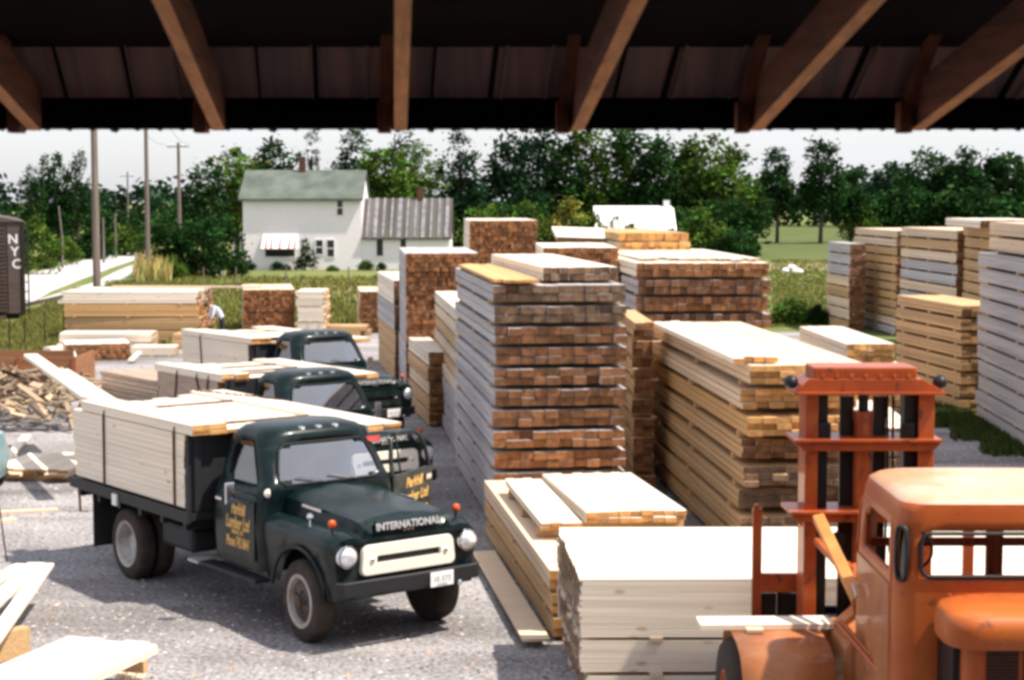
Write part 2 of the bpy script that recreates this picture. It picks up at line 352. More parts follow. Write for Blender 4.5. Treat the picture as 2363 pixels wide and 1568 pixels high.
for i in range(9000):
    py = 700 + 900 * _r.random() ** .7; px = _r.uniform(-40, 2400); p = at_z(px, py); q = _r.uniform(.008, .026) * (1 + p.y / 60); t = _r.uniform(.35, 1.5); tn_ = (t * 1.1, t * .75, t * .45) if _r.random() < .16 else (t, t, t)
    if py < 1000 and not (100 < px < 900 or px > 2150 and py > 1060): continue
    a = _r.uniform(0, 6.28); vs = [p + Vector((math.cos(a + k * 1.57) * q * _r.uniform(.6, 1.3), math.sin(a + k * 1.57) * q * _r.uniform(.6, 1.3), .004)) for k in range(4)] + [p + Vector((0, 0, q * _r.uniform(.5, 1)))]
    _m.add(vs, [(0, 1, 4), (1, 2, 4), (2, 3, 4), (3, 0, 4)], 0, tn_)
tag(_m.build('loose_stones', m_stone), 'loose crushed stones scattered over the yard gravel', 'gravel', kind='stuff')
# grass tufts
def tufts(name, regions, n, h, m, label, seed):
    r = random.Random(seed); mb = MB()
    for (x0, x1, y0, y1, w) in regions:
        for i in range(int(n * w)):
            px = r.uniform(x0, x1); py = r.uniform(y0, y1)
            p = at_z(px, py); hh = h * r.uniform(.4, 1.2); tt = r.uniform(.6, 1.25); tn = (tt * r.uniform(.9, 1.35), tt, tt * r.uniform(.7, 1))
            for k in range(4):
                a = r.uniform(0, 6.28); l = r.uniform(.05, .35) * hh; w2 = .02 + .02 * p.y / 50
                b = p + Vector((r.uniform(-.25, .25), r.uniform(-.25, .25), 0))
                d = Vector((math.cos(a), math.sin(a), 0))
                mb.add([b - d * w2, b + d * w2, b + Vector((math.cos(a * 1.7) * l, math.sin(a * 1.7) * l, hh))], [(0, 1, 2)], 0, tn)
    o = mb.build(name, m, norm=False); tag(o, label, 'grass', kind='stuff'); return o
m_blade = mat('grass_blades', (.17, .20, .06), .8, tint=True, spec=.2)
m_vb = mat('dark_verge_blades', (.06, .095, .03), .85, tint=True, spec=.1)
m_dry = mat('dry_reed_blades', (.42, .38, .16), .8, tint=True, spec=.2)
tufts('meadow_grass', [(62, 110, 722, 815, .5), (110, 170, 700, 812, .7), (170, 250, 672, 800, .8), (250, 470, 652, 795, 1.0), (345, 470, 610, 650, .4), (470, 900, 640, 760, .8)  , (-60, 62, 750, 830, .4), (62, 120, 596, 618, .3), (120, 240, 575, 596, .3)], 4200, .24, m_blade, 'rough green grass growing along the far edge of the gravel yard', 3)
tufts('meadow_weeds', [(1780, 1910, 600, 755, 1.0)], 2200, .11, m_blade, 'short rough grass in the meadow gap between the stacks', 14)
tufts('verge_grass', [(2085, 2150, 925, 958, .4), (2150, 2220, 945, 985, .5), (2220, 2290, 970, 1015, .5), (2290, 2400, 995, 1050, .6)], 1400, .16, m_vb, 'low green grass along the foot of the right hand lumber stacks', 4)
tufts('reed_clump', [(318, 388, 622, 652, 1.0)], 420, 1.35, m_dry, 'tall straw coloured reeds beside the utility poles', 5)

# ------------------------------------------------------------------ trees
def leaf_mesh(name, blobs, n, size, m, seed, clump=26, droop=0.0, taper=1.0):
    r = random.Random(seed); mb = MB()
    tot = sum(b[3] * b[4] * b[5] for b in blobs) or 1
    for (bx, by, bz, rx, ry, rz) in blobs:
        k = max(3, int(n * rx * ry * rz / tot / clump))
        for c in range(k):
            while True:
                u = Vector((r.uniform(-1, 1), r.uniform(-1, 1), r.uniform(-1, 1)))
                if .25 < u.length < 1: break
            u = u.normalized() * (u.length ** .45)
            cc = Vector((bx + u.x * rx, by + u.y * ry, bz + u.z * rz))
            cr = size * r.uniform(1.6, 3.2); ct = r.choice((.45, .7, .9, 1.2, 1.9)) * r.uniform(.85, 1.15); hue = r.uniform(.85, 1.35)
            for q in range(clump):
                v = Vector((r.gauss(0, .5), r.gauss(0, .5), r.gauss(0, .42) - abs(r.gauss(0, droop)))) * cr
                p = cc + v; s2 = size * r.uniform(.45, 1.0)
                a = Vector((r.uniform(-1, 1), r.uniform(-1, 1), r.uniform(-.5, .5))).normalized() * s2
                b = a.cross(Vector((r.uniform(-1, 1), r.uniform(-1, 1), r.uniform(-1, 1)))).normalized() * s2 * r.uniform(.4, .8)
                t = ct * r.uniform(.8, 1.2)
                mb.add([p - a, p - b * .8, p + a, p + b], [(0, 1, 2, 3)], 0, (t * hue, t, t * .9))
    me_o = mb.build(name, m, norm=False)
    return me_o
def foliage(name, c):
    m, N, Lk, P = newmat(name)
    P.inputs['Roughness'].default_value = .8; P.inputs['Specular IOR Level'].default_value = .04
    at = N.new('ShaderNodeAttribute'); at.attribute_name = 'tint'
    mx = N.new('ShaderNodeMix'); mx.data_type = 'RGBA'; mx.blend_type = 'MULTIPLY'; mx.inputs[0].default_value = 1; mx.inputs[6].default_value = (*c, 1)
    Lk.new(at.outputs['Color'], mx.inputs[7]); Lk.new(mx.outputs[2], P.inputs['Base Color'])
    tr = N.new('ShaderNodeBsdfTranslucent'); Lk.new(mx.outputs[2], tr.inputs[0]); ms = N.new('ShaderNodeMixShader'); ms.inputs[0].default_value = .25
    Lk.new(P.outputs[0], ms.inputs[1]); Lk.new(tr.outputs[0], ms.inputs[2]); Lk.new(ms.outputs[0], N['Material Output'].inputs[0])
    return m
F_dark = foliage('dark_leaves', (.016, .050, .014)); F_mid = foliage('mid_green_leaves', (.060, .120, .022)); F_lite = foliage('yellow_green_leaves', (.16, .175, .04)); F_blue = foliage('bluish_leaves', (.016, .045, .022))
M['bark'] = mat('grey_brown_bark', (.07, .055, .045), .9, var=.4, scale=3, bump=.4)
FC = {'d': F_dark, 'm': F_mid, 'l': F_lite, 'b': F_blue}
# crown shapes in unit space: half width 1, height 0..1 (z)
SH = {
 'broad': [(-.45, 0, .50, .55, .55, .22), (.42, .1, .55, .55, .5, .24), (0, 0, .74, .62, .6, .24), (-.15, .2, .36, .75, .6, .14), (.6, 0, .36, .38, .4, .12), (-.7, 0, .68, .28, .3, .12), (.55, 0, .82, .25, .3, .1)],
 'tall': [(0, 0, .86, .34, .34, .13), (-.35, 0, .66, .42, .4, .15), (.4, 0, .62, .45, .4, .16), (-.2, 0, .42, .62, .5, .16), (.45, 0, .34, .5, .5, .13), (-.6, 0, .48, .3, .3, .09)],
 'droop': [(-.62, 0, .62, .22, .3, .20), (-.15, 0, .78, .24, .3, .19), (.35, 0, .84, .26, .3, .15), (.1, 0, .5, .5, .4, .22), (.7, 0, .55, .25, .3, .2), (-.3, 0, .32, .6, .4, .14)],
 'field': [(0, 0, .88, .42, .42, .11), (-.1, 0, .66, .62, .6, .13), (-.55, 0, .47, .42, .4, .11), (.5, 0, .45, .46, .4, .12), (0, 0, .42, .6, .55, .12)],
 'poplar': [(0, 0, .8, .5, .5, .18), (.1, 0, .55, .7, .7, .2), (-.1, 0, .3, .8, .8, .18)],
 'bush': [(0, 0, .55, .6, .6, .40), (-.5, 0, .38, .5, .5, .33), (.55, 0, .35, .45, .5, .32)],
}
CROWN = {}
def crown_mesh(sh, col, v, aspect):
    key = (sh, col, v, round(aspect, 1))
    if key not in CROWN:
        W_, H_ = 1.0, aspect
        bl = [(x, y, z * H_, a, b, c * H_) for x, y, z, a, b, c in SH[sh]]
        if v % 2: bl = [(-x, y, z, a, b, c) for x, y, z, a, b, c in bl]
        sz = .10 if sh != 'bush' else .11
        o = leaf_mesh('crown', bl, 4300 if sh != 'bush' else 2600, sz, FC[col], 100 + v * 7 + len(CROWN), droop=.9 if sh == 'droop' else .2)
        CROWN[key] = o.data; bpy.data.objects.remove(o)
    return CROWN[key]
def tree(px, ytop, hw, ybase, sh, col, label, v=0, group='trees behind the lumber yard', name='tree', cat='tree'):
    b = at_z(px, ybase); s = FPX / b.y; w = hw / s; h = (ybase - ytop) / s
    r = empty(name, b, R.uniform(-.3, .3)); tag(r, label, cat, group)
    asp = max(.6, round(h / w * 2) / 2)
    o = bpy.data.objects.new('crown', crown_mesh(sh, col, v, asp)); C.objects.link(o); o.parent = r; o.scale = (w, w, h / asp)
    mb = MB(); th = h * (.75 if sh != 'bush' else .3); tr = max(.04, h * .022) if sh != 'bush' else .03
    mb.tube([(0, 0, -.05), (.02 * w, 0, th * .4), (-.03 * w, 0, th)], [tr, tr * .75, tr * .3], 7)
    if sh != 'bush':
        for k in range(6):
            a = k * 2.1 + v; z0 = th * (.35 + .09 * k)
            mb.tube([(0, 0, z0), (math.cos(a) * w * .3, math.sin(a) * w * .3, z0 + h * .1), (math.cos(a) * w * .6, math.sin(a) * w * .5, z0 + h * .2)], [tr * .45, tr * .3, tr * .1], 5)
    mb.build('trunk' if sh != 'bush' else 'stem', M['bark'], r, smooth=True)
    return r
TREES = [
 # left
 (75, 372, 34, 575, 'droop', 'd', 'drooping dark tree at the far left edge of the tree line', 0),
 (128, 342, 52, 572, 'droop', 'd', 'tall drooping dark tree left of the nearest utility pole', 1),
 (180, 346, 34, 570, 'droop', 'd', 'loose topped tree just left of the nearest utility pole', 2),
 (470, 372, 60, 610, 'broad', 'd', 'dark tree at the left end of the group beside the house', 0),
 (545, 340, 75, 600, 'broad', 'm', 'broad dark tree above the left corner of the house roof', 1),
 (640, 320, 70, 592, 'broad', 'd', 'dark tree rising behind the green house roof', 2),
 (722, 284, 30, 590, 'poplar', 'd', 'slim dark tree behind the house chimney', 0),
 (605, 362, 60, 585, 'broad', 'l', 'pale yellow green tree crown just above the house roof', 3),
 # right of house
 (820, 292, 60, 592, 'broad', 'd', 'dark tree right of the open sky gap over the house roof', 3),
 (885, 330, 72, 594, 'broad', 'm', 'mid green willow over the right end of the house', 0),
 (960, 318, 62, 590, 'broad', 'm', 'green willow behind the striped metal annex roof', 1),
 (930, 262, 50, 580, 'tall', 'd', 'tall dark tree behind the two green willows', 0),
 (1062, 284, 62, 588, 'tall', 'b', 'narrow dark tree standing alone between two sky gaps', 1),
 (1190, 250, 80, 585, 'tall', 'b', 'tall airy dark tree right of the sky gap above the lumber', 2),
 (1280, 245, 88, 583, 'broad', 'd', 'big dark tree above the tallest brown ended stack', 0),
 (1375, 252, 84, 583, 'droop', 'm', 'airy dark tree with sky holes above the white barn', 3),
 (1478, 256, 92, 583, 'broad', 'd', 'large dark tree just right of the airy one', 1),
 (1560, 330, 60, 581, 'broad', 'm', 'mid green tree overhanging the white barn', 2),
 (1640, 300, 96, 582, 'broad', 'm', 'big rounded tree right of the white barn', 3),
 (1720, 400, 55, 580, 'broad', 'd', 'low dark tree under the big rounded one', 0),
 (1793, 342, 62, 560, 'field', 'd', 'dark field tree with a small round top in the meadow', 0),
 (1893, 320, 68, 562, 'field', 'd', 'tallest dark field tree with a bare trunk in the meadow', 1),
 (1962, 385, 62, 560, 'field', 'd', 'shorter spreading tree right of the tallest field tree', 2),
 (2055, 378, 70, 545, 'broad', 'b', 'distant round tree behind the right hand stacks', 1),
 (2140, 343, 72, 552, 'broad', 'd', 'large dark tree above the right hand tan stacks', 2),
 (2225, 338, 66, 552, 'tall', 'd', 'tall pointed dark tree above the right hand grey stack', 0),
 (2320, 352, 78, 552, 'broad', 'd', 'dark tree at the far right edge of the tree line', 3),
 (2090, 430, 90, 556, 'broad', 'd', 'low dark tree filling the gap above the right stacks', 0),
 (2250, 440, 110, 556, 'broad', 'd', 'low wide tree directly over the right stacks', 1),
]
for t in TREES: tree(*t[:7], v=t[7])
BUSH = [
 (85, 490, 55, 632, 'bush', 'm', 'bright green bush behind the brown boxcar', 0), (150, 540, 36, 610, 'bush', 'm', 'small bush right of the bright green one', 1),
 (215, 530, 45, 598, 'bush', 'd', 'dark bush behind the nearest utility pole', 2), (300, 520, 50, 590, 'bush', 'm', 'green bush between the utility poles', 0),
 (385, 485, 62, 640, 'bush', 'd', 'dark tall bush right of the second utility pole', 1), (460, 478, 60, 642, 'bush', 'd', 'dark bush at the left side of the house garden', 2),
 (515, 490, 55, 638, 'bush', 'd', 'dark bush nearest the left house wall', 0), (548, 585, 26, 640, 'bush', 'd', 'low dark bush under the side porch of the house', 3), (400, 590, 32, 648, 'bush', 'm', 'low green bush beside the straw coloured reeds', 3),
 (1120, 468, 60, 592, 'bush', 'm', 'green bush left of the highest lumber stack', 0), (1010, 440, 45, 590, 'bush', 'm', 'leafy bush right of the annex roof', 1),
 (1215, 455, 60, 592, 'bush', 'm', 'bush behind the highest lumber stack', 2), (1310, 448, 55, 592, 'bush', 'l', 'yellow green bush left of the white barn', 3),
 (1372, 486, 42, 600, 'bush', 'm', 'leafy bush in front of the white barn', 0), (1450, 508, 44, 604, 'bush', 'm', 'low bush hiding the foot of the white barn', 1),
 (1418, 478, 20, 604, 'bush', 'm', 'upright bush covering the middle of the white barn', 2), (1545, 520, 30, 604, 'bush', 'd', 'dark bush at the right corner of the white barn', 2), (1620, 478, 62, 600, 'bush', 'm', 'rounded green bush right of the white barn', 3),
 (1700, 520, 50, 602, 'bush', 'd', 'dark low bush left of the field trees', 0), (1985, 470, 45, 560, 'bush', 'm', 'bush beneath the shorter spreading field tree', 1),
 (2160, 480, 80, 552, 'bush', 'd', 'dark bush behind the right hand tan stacks', 2), (2320, 470, 90, 552, 'bush', 'd', 'dark bush at the far right behind the grey stack', 3),
 (1830, 690, 55, 748, 'bush', 'm', 'low green weeds bush in the meadow gap', 1), (1888, 700, 30, 752, 'bush', 'd', 'dark weeds bush against the thin grey stack', 2),
]
for t in BUSH: tree(*t[:7], v=t[7], group='bushes round the yard', name='bush', cat='bush')
# far wood as one mass
bl = []
rr = random.Random(5)
for i in range(74):
    x = -175 + i * 4.9; d = 300 + rr.uniform(-15, 15)
    hh = 6.2 + rr.uniform(-.8, 1.4) + (2.8 if x > 60 else 0)
    bl.append((x, d, hh * .5, 4.5, 4, hh * .52))
fw = leaf_mesh('far_wood', bl, 34000, .9, F_blue, 9, clump=20)
tag(fw, 'far dark line of woodland along the horizon', 'woodland', kind='stuff')
hedge = leaf_mesh('hedgerow', [(x + R.uniform(-1, 1), 146 + R.uniform(-2, 2), 1.8, 2.8, 2.5, 2.3 + R.uniform(-.5, .5)) for x in list(range(-10, 4, 3)) + [15, 18]] + [(x, 190, 1.3, 4, 3, 1.9 + R.uniform(-.3, .8)) for x in range(-62, -30, 5)], 26000, .36, F_dark, 19, clump=20)
tag(hedge, 'rough hedge of scrub running beneath the trees', 'hedge', kind='stuff')

# ------------------------------------------------------------------ lumber
ORD = ['', 'top', 'second', 'third', 'fourth', 'fifth', 'sixth', 'seventh', 'eighth', 'ninth', 'tenth', 'eleventh', 'twelfth', 'thirteenth', 'fourteenth', 'fifteenth', 'sixteenth']
def bundle_mb(L, Wd, H, nx, nz, rr, je=.03, tv=.18, te=.4, ragged=0.0, je2=None, gp=.006):
    """boards along local x, centred on x and y, bottom at z=0"""
    mb = MB(); bw = Wd / nx; bh = H / nz
    for j in range(nz):
        for i in range(nx):
            if ragged and j == nz - 1 and rr.random() < ragged: continue
            y0 = -Wd / 2 + i * bw; z0 = j * bh; g = min(gp, bw * .04)
            s0 = rr.uniform(-je, je) + (rr.uniform(-1, 1) * je * 2 if rr.random() < .16 else 0); s1 = rr.uniform(-je, je) if je2 is None else rr.uniform(-je2, je2)
            x0, x1 = -L / 2 + s0, L / 2 + s1
            dy = rr.uniform(-.15, .15) * g; dz = rr.uniform(0, 2 * gp) * min(1, bh * 8)
            a, b, c, d = y0 + g + dy, y0 + bw - g * .2 + dy, z0 + g * .3, z0 + bh - g * .6 - dz
            t = 1 + rr.uniform(-tv, tv * .6); e = 1 + rr.uniform(-te, te); h = rr.uniform(-.06, .06)
            vs = [(x0, a, c), (x1, a, c), (x1, b, c), (x0, b, c), (x0, a, d), (x1, a, d), (x1, b, d), (x0, b, d)]
            mb.add(vs, [(0, 3, 2, 1), (4, 5, 6, 7), (0, 1, 5, 4), (2, 3, 7, 6)], 0, (t, t, t))
            mb.add(vs, [(1, 2, 6, 5), (3, 0, 4, 7)], 1, (e, e * (1 - h), e * (1 - 2 * h)))
    return mb
def bundle(L, Wd, H, z, cx, cy, rot, nx, nz, side, end, label, group, rr, spacer=.045, tilt=None, **k):
    r = empty('lumber_bundle', (cx, cy, z), rot)
    if tilt: r.rotation_euler = (tilt[0], tilt[1], rot)
    tag(r, label, 'lumber bundle', group)
    bundle_mb(L, Wd, H, nx, nz, rr, **k).build('boards', [M[side], M[end]], r, norm=False)
    if spacer:
        key = (round(Wd, 2), spacer, side)
        if key not in SPC:
            mb = MB(); mb.box(-.04, .04, -Wd / 2 - .015, Wd / 2 + .015, -spacer, -.001)
            o = mb.build('spacer', M['tan']); SPC[key] = o.data; bpy.data.objects.remove(o)
        for f in (-.42, -.02, .38):
            o = bpy.data.objects.new('spacer', SPC[key]); C.objects.link(o); o.parent = r; o.location = (L * f, rr.uniform(-.01, .01), 0)
    return r
SPC = {}
def footprint(nl, fl, r_px, L=None, width=None):
    """nl=(px,ybase,ytop) near-left corner, fl=(px,ytop) far-left top corner, r_px near-right px"""
    a = at_z(nl[0], nl[1]); t = at_y(nl[0], nl[2], a.y); zt = t.z
    f = at_z(fl[0], fl[1], zt); ax = Vector((f.x - a.x, f.y - a.y)); l = ax.length; ax.normalize()
    if L:
        l = L; lo, hi = -40.0, 70.0
        for _ in range(40):
            m_ = (lo + hi) / 2; q = (a.x - math.sin(rad(m_)) * l, a.y + math.cos(rad(m_)) * l, zt)
            if to_px(q)[0] > fl[0]: lo = m_
            else: hi = m_
        ax = Vector((-math.sin(rad(lo)), math.cos(rad(lo))))
    rt = Vector((ax.y, -ax.x))
    if not width:
        lo, hi = 0, 12
        for _ in range(40):
            m_ = (lo + hi) / 2; q = (a.x + rt.x * m_, a.y + rt.y * m_, zt)
            if to_px(q)[0] < r_px: lo = m_
            else: hi = m_
        width = lo
    return a, ax, rt, l, width, zt
def stack(nl, fl, r_px, tiers, nx, nz, side, end, desc, L=None, width=None, spacer=.045, jit=.04, seed=1, sides=None, ends=None, heights=None, zt=None, shifts=None, along='depth', **k):
    rr = random.Random(seed * 31 + 5)
    a, ax, rt, l, wd, z1 = footprint(nl, fl, r_px, L, width)
    if zt: z1 = zt
    th = (z1 - spacer * tiers) / tiers
    if along == 'depth': rot = math.atan2(ax.y, ax.x); LL, WW = l, wd
    else: rot = math.atan2(rt.y, rt.x); LL, WW = wd, l
    z = spacer; hs = heights or [1] * tiers; tot = sum(hs)
    out = []
    for i in range(tiers):
        n = tiers - i
        H = (z1 - spacer * tiers) * hs[i] / tot
        o_ = (shifts[i] if shifts else 0) + rr.uniform(-jit, jit)
        c = Vector((a.x, a.y)) + ax * (l / 2 + o_) + rt * (wd / 2 + rr.uniform(-jit, jit) * .6)
        sd = sides[i] if sides else side; en = ends[i] if ends else end
        if tiers > 1: lab = f'{ORD[n]} bundle {"from the top " if n > 1 else ""}of {desc}' if n < tiers else f'lowest bundle of {desc}'
        else: lab = desc
        out.append(bundle(LL, WW, H, z, c.x, c.y, rot + rr.uniform(-.004, .004), nx, max(1, round(nz * hs[i])), sd, en, lab, ('bundles of ' + desc) if tiers > 1 else None, rr, spacer=spacer, **k))
        z += H + spacer
    STK[desc] = (a, ax, rt, l, wd, z1, rot)
    return out
STK = {}
T1 = stack((1140, 1232, 658), (1050, 616), 1446, 12, 10, 2, 'grey', 'end_brown', 'the tall grey sided stack in the middle', L=6.4, seed=1, te=.24, je=.04, jit=.03, spacer=.062,
      ends=['end_brown', 'end_brown', 'end_brown', 'end_red', 'end_red', 'end_brown', 'end_brown', 'end_brown', 'end_brown', 'end_brown', 'end_grey', 'end_grey'])
s = STK['the tall grey sided stack in the middle']
rr = random.Random(77)
def on_top(desc, px, py, px2, L, H, nx, nz, side, end, label, offa=0.0, spacer=.03, ztop=None, rotd=0, **k):
    """bundle resting on a stack: near-left bottom corner seen at px,py, near-right at px2"""
    a, ax, rt, l, wd, z1, rot = STK[desc]; z = (ztop or z1) + spacer + .005
    p = at_z(px, py, z); q = at_z(px2, py, z); w = (q - p).length
    r2 = rot + rotd; ax2 = Vector((math.cos(r2), math.sin(r2))); rt2 = Vector((ax2.y, -ax2.x))
    c = Vector((p.x, p.y)) + ax2 * L / 2 + rt2 * w / 2
    return bundle(L, w, H, z, c.x, c.y, r2, nx, nz, side, end, label, None, rr, spacer=spacer, **k)
D1 = 'the tall grey sided stack in the middle'
on_top(D1, 1254, 648, 1430, 6.0, .21, 9, 2, 'fresh', 'end_grey', 'flat pack of bright white boards lying on the tall grey sided stack', rotd=.02, te=.4)
on_top(D1, 1140, 652, 1245, 6.0, .05, 5, 1, 'yellow', 'end_yel', 'single yellowish layer of boards left of the white pack on top', je=.25)
# low stack in front
D2 = 'the low stack beside the front of the green truck'
stack((1272, 1480, 1313), (1120, 1106), 0, 3, 10, 2, 'pale', 'end_yel', D2, L=6.1, width=2.0, spacer=.05, seed=2, sides=['tan', 'tan', 'pale'], je=.05)
on_top(D2, 1250, 1224, 1345, 3.3, .10, 4, 2, 'fresh', 'end_yel', 'white boards laid in a fan, left part of the low stack top', je=.06, gp=.012, tv=.12, spacer=.11, rotd=.0)
on_top(D2, 1354, 1208, 1592, 3.0, .15, 9, 2, 'fresh', 'end_yel', 'white boards with honey ends, right part of the low stack top', je=.05, gp=.012, tv=.12, spacer=.11, rotd=.03)
# foreground stack (boards run left-right)
aN = Vector((.49, 18.55)); 
def frontstack():
    y1 = 18.55; zt = CAMZ - (1211 - HOR) / FPX * (18.55 + .25); z0 = .06
    x0, x1 = .49, 5.75; W_ = 2.55; rr2 = random.Random(3)
    packs = [(.06, .42, 'third and lowest'), (.46, .76, 'second'), (.79, zt, 'topmost')]
    for k, (a, b, o) in enumerate(packs):
        n = max(2, round((b - a) / .028))
        sx = (.06, .0, .0)[k]
        c = Vector(((x0 + x1) / 2 + .12 + sx, y1 - W_ / 2))
        r = empty('lumber_bundle', (c.x, c.y, a), rad(.6)); tag(r, f'{o} pack of thin white boards in the foreground stack behind the orange forklift' if k < 2 else 'topmost, thickest pack of thin white boards in front of the forklift mast', 'lumber bundle', 'packs of the white foreground stack')
        mb = MB(); nx = 16; bw = W_ / nx; bh = (b - a) / n; L = x1 - x0
        for j in range(n):
            for i in range(nx):
                y0 = -W_ / 2 + i * bw; zz = j * bh
                # end line is skewed: nearer boards start further right
                base = -L / 2 + (1 - i / (nx - 1)) * .12 - .1; e0 = base + rr2.uniform(-.014, .014) + (rr2.uniform(-.03, .02) if rr2.random() < .15 else 0); t = 1 + rr2.uniform(-.13, .05); e = rr2.choice((.55, .8, 1.0, 1.3, 1.9)) * rr2.uniform(.85, 1.15); e = (e, e * (1 + .12 * (e > 1.2)), e * (1 + .3 * (e > 1.2)))
                gy = .002
                vs = [(e0, y0 + gy, zz + .001), (L / 2, y0 + gy, zz + .001), (L / 2, y0 + bw - gy, zz + .001), (e0, y0 + bw - gy, zz + .001)]
                vs += [(p[0], p[1], zz + bh - .0008 - rr2.uniform(0, .0015)) for p in vs]
                if i in (0, nx - 1) or j in (0, n - 1): mb.add(vs, [(0, 3, 2, 1), (4, 5, 6, 7), (0, 1, 5, 4), (2, 3, 7, 6)], 0, (t, t, t))
                mb.add(vs, [(3, 0, 4, 7), (1, 2, 6, 5)], 1, e)
        mb.build('boards', [M['fresh'], M['end_fine']], r, norm=False)
        for q in (-1.9, -.1, 1.7):
            sp = MB(); sp.box(-.06, .06, -W_ / 2 - .03, W_ / 2, -(.038 if k else .058), -.002); o2 = sp.build('spacer', M['pale'], r); o2.location = (q, 0, 0)
frontstack()
# yellow stack, right of centre
D3 = 'the yellow stack right of the middle'
stack((1712, 1310, 838), (1500, 740), 1985, 8, 8, 3, 'tan', 'end_grey', D3, seed=4, spacer=.085, jit=.06, je=.06, te=.28, shifts=[.15, .05, .18, 0, .08, -.2, .05, -.15],
      ends=['end_grey', 'end_grey', 'end_grey', 'end_grey', 'end_brown', 'end_yel', 'end_yel', 'end_yel'], sides=['tan', 'tan', 'tan', 'tan', 'tan', 'yellow', 'pale', 'pale'])
on_top(D3, 1690, 838, 1800, 6.6, .085, 4, 1, 'fresh', 'end_yel', 'extra white boards on the left of the yellow stack top', je=.12, spacer=.004)
stack((1462, 1140, 742), (1425, 700), 1512, 9, 2, 2, 'tan', 'end_brown', 'the narrow stack in the gap beside the yellow one', L=3.2, seed=41, spacer=.07, jit=.06, je=.08)
# back right pair
D4 = 'the wide brown ended stack behind the yellow one'
stack((1470, 1038, 606), (1384, 583), 1778, 11, 16, 2, 'pale', 'end_brown', D4, L=6.2, seed=5, te=.26, je=.06, spacer=.06, ends=['end_brown'] * 8 + ['end_red', 'end_brown', 'end_red'], sides=['grey'] * 9 + ['grey', 'fresh'], jit=.07)
on_top(D4, 1480, 601, 1752, 6.0, .05, 12, 1, 'fresh', 'end_tan', 'loose white top layer on the wide brown ended stack', je=.25, spacer=.004)
D5 = 'the high stack behind the white topped ones'
stack((1425, 950, 558), (1350, 548), 1592, 10, 12, 3, 'pale', 'end_yel', D5, L=6, seed=6, spacer=.05, ends=['end_brown'] * 9 + ['end_yel'])
on_top(D5, 1428, 556, 1590, 5.6, .19, 9, 1, 'yellow', 'end_yel', 'top layer of honey coloured blocks on the high back stack', je=.1, spacer=.01)
D6 = 'the pale stack between the middle and back stacks'
stack((1255, 1000, 570), (1238, 557), 1430, 9, 10, 3, 'fresh', 'end_red', D6, L=3.8, seed=7, spacer=.05)
p = at_z(1340, 552, STK[D6][5] + .02)
bundle(1.0, 1.28, .09, STK[D6][5] + .10, p.x, p.y + .25, rad(96), 1, 2, 'fresh', 'end_tan', 'tilted white panel resting high on the pale stack', None, rr, spacer=.03, tilt=(rad(2), rad(-13)), je=.005)
# left back stacks
stack((1083, 847, 508), (1070, 500), 1240, 9, 26, 4, 'fresh', 'end_red', 'the highest brown ended stack behind the middle', L=5, seed=8, spacer=.012, te=.5, jit=.02)
stack((938, 934, 584), (920, 570), 1106, 8, 26, 4, 'grey', 'end_red', 'the rusty ended stack right of the white house', L=5, seed=9, spacer=.012, te=.5, jit=.02)
stack((912, 880, 646), (872, 636), 1010, 4, 12, 5, 'grey', 'end_brown', 'the thin grey stack left of the rusty ended one', L=5.5, seed=10, spacer=.02, sides=['tan', 'tan', 'grey', 'fresh'])
stack((830, 768, 672), (824, 666), 886, 3, 10, 4, 'pale', 'end_brown', 'the small brown stack at the meadow edge', L=3.5, seed=11, spacer=.06)
DE = 'the long pale sided stack left of the grey one'
stack((1062, 1062, 722), (1003, 671), 0, 10, 10, 3, 'tan', 'end_red', DE, width=1.05, seed=12, spacer=.05, sides=['grey', 'grey', 'grey', 'grey', 'pale', 'tan', 'pale', 'tan', 'pale', 'fresh'], jit=.03)
stack((990, 985, 812), (936, 773), 1010, 5, 3, 4, 'tan', 'end_red', 'the narrow low stack behind the parked trucks', seed=13, spacer=.04, sides=['tan', 'tan', 'pale', 'tan', 'fresh'], width=.5)
on_top('the narrow low stack behind the parked trucks', 962, 772, 1000, 1.6, .22, 4, 3, 'fresh', 'end_red', 'short white boards heaped on the narrow low stack', je=.1, spacer=.01, rotd=.1)
# right stacks
stack((1958, 766, 562), (1909, 560), 1972, 8, 4, 3, 'grey', 'end_brown', 'the thin grey stack at the meadow gap', L=3.2, width=.6, seed=14, spacer=.06, sides=['tan', 'pale', 'pale', 'tan', 'pale', 'grey', 'grey', 'grey'])
stack((2066, 776, 532), (1972, 526), 2072, 12, 8, 3, 'tan', 'end_brown', 'the left tan stack on the right side', L=6, width=1.9, seed=15, spacer=.07, sides=['grey', 'pale', 'tan', 'tan', 'yellow', 'tan', 'tan', 'tan', 'yellow', 'tan', 'pale', 'pale'])
stack((2203, 824, 531), (2080, 527), 0, 11, 8, 3, 'tan', 'end_brown', 'the right tan stack on the right side', L=6, width=1.9, seed=16, spacer=.07, sides=['tan', 'grey', 'tan', 'pale', 'grey', 'pale', 'grey', 'grey', 'pale', 'tan', 'pale'])
DJ = 'the far tan stack behind the grey one'
stack((2300, 862, 528), (2224, 524), 0, 12, 8, 3, 'tan', 'end_brown', DJ, width=2.0, L=5, seed=17, spacer=.06)
on_top(DJ, 2262, 526, 2420, 5.0, .22, 8, 2, 'fresh', 'end_brown', 'white topped pack highest on the far right hand stacks', spacer=.03)
DI = 'the tan stack with the shaded brown end'
stack((2215, 954, 705), (2069, 690), 0, 8, 5, 3, 'tan', 'end_side', DI, L=4.4, width=1.2, seed=18, spacer=.06, jit=.02, te=.2)
aK = at_z(2252, 968); bK = Vector((9.75, 30.5, 0))
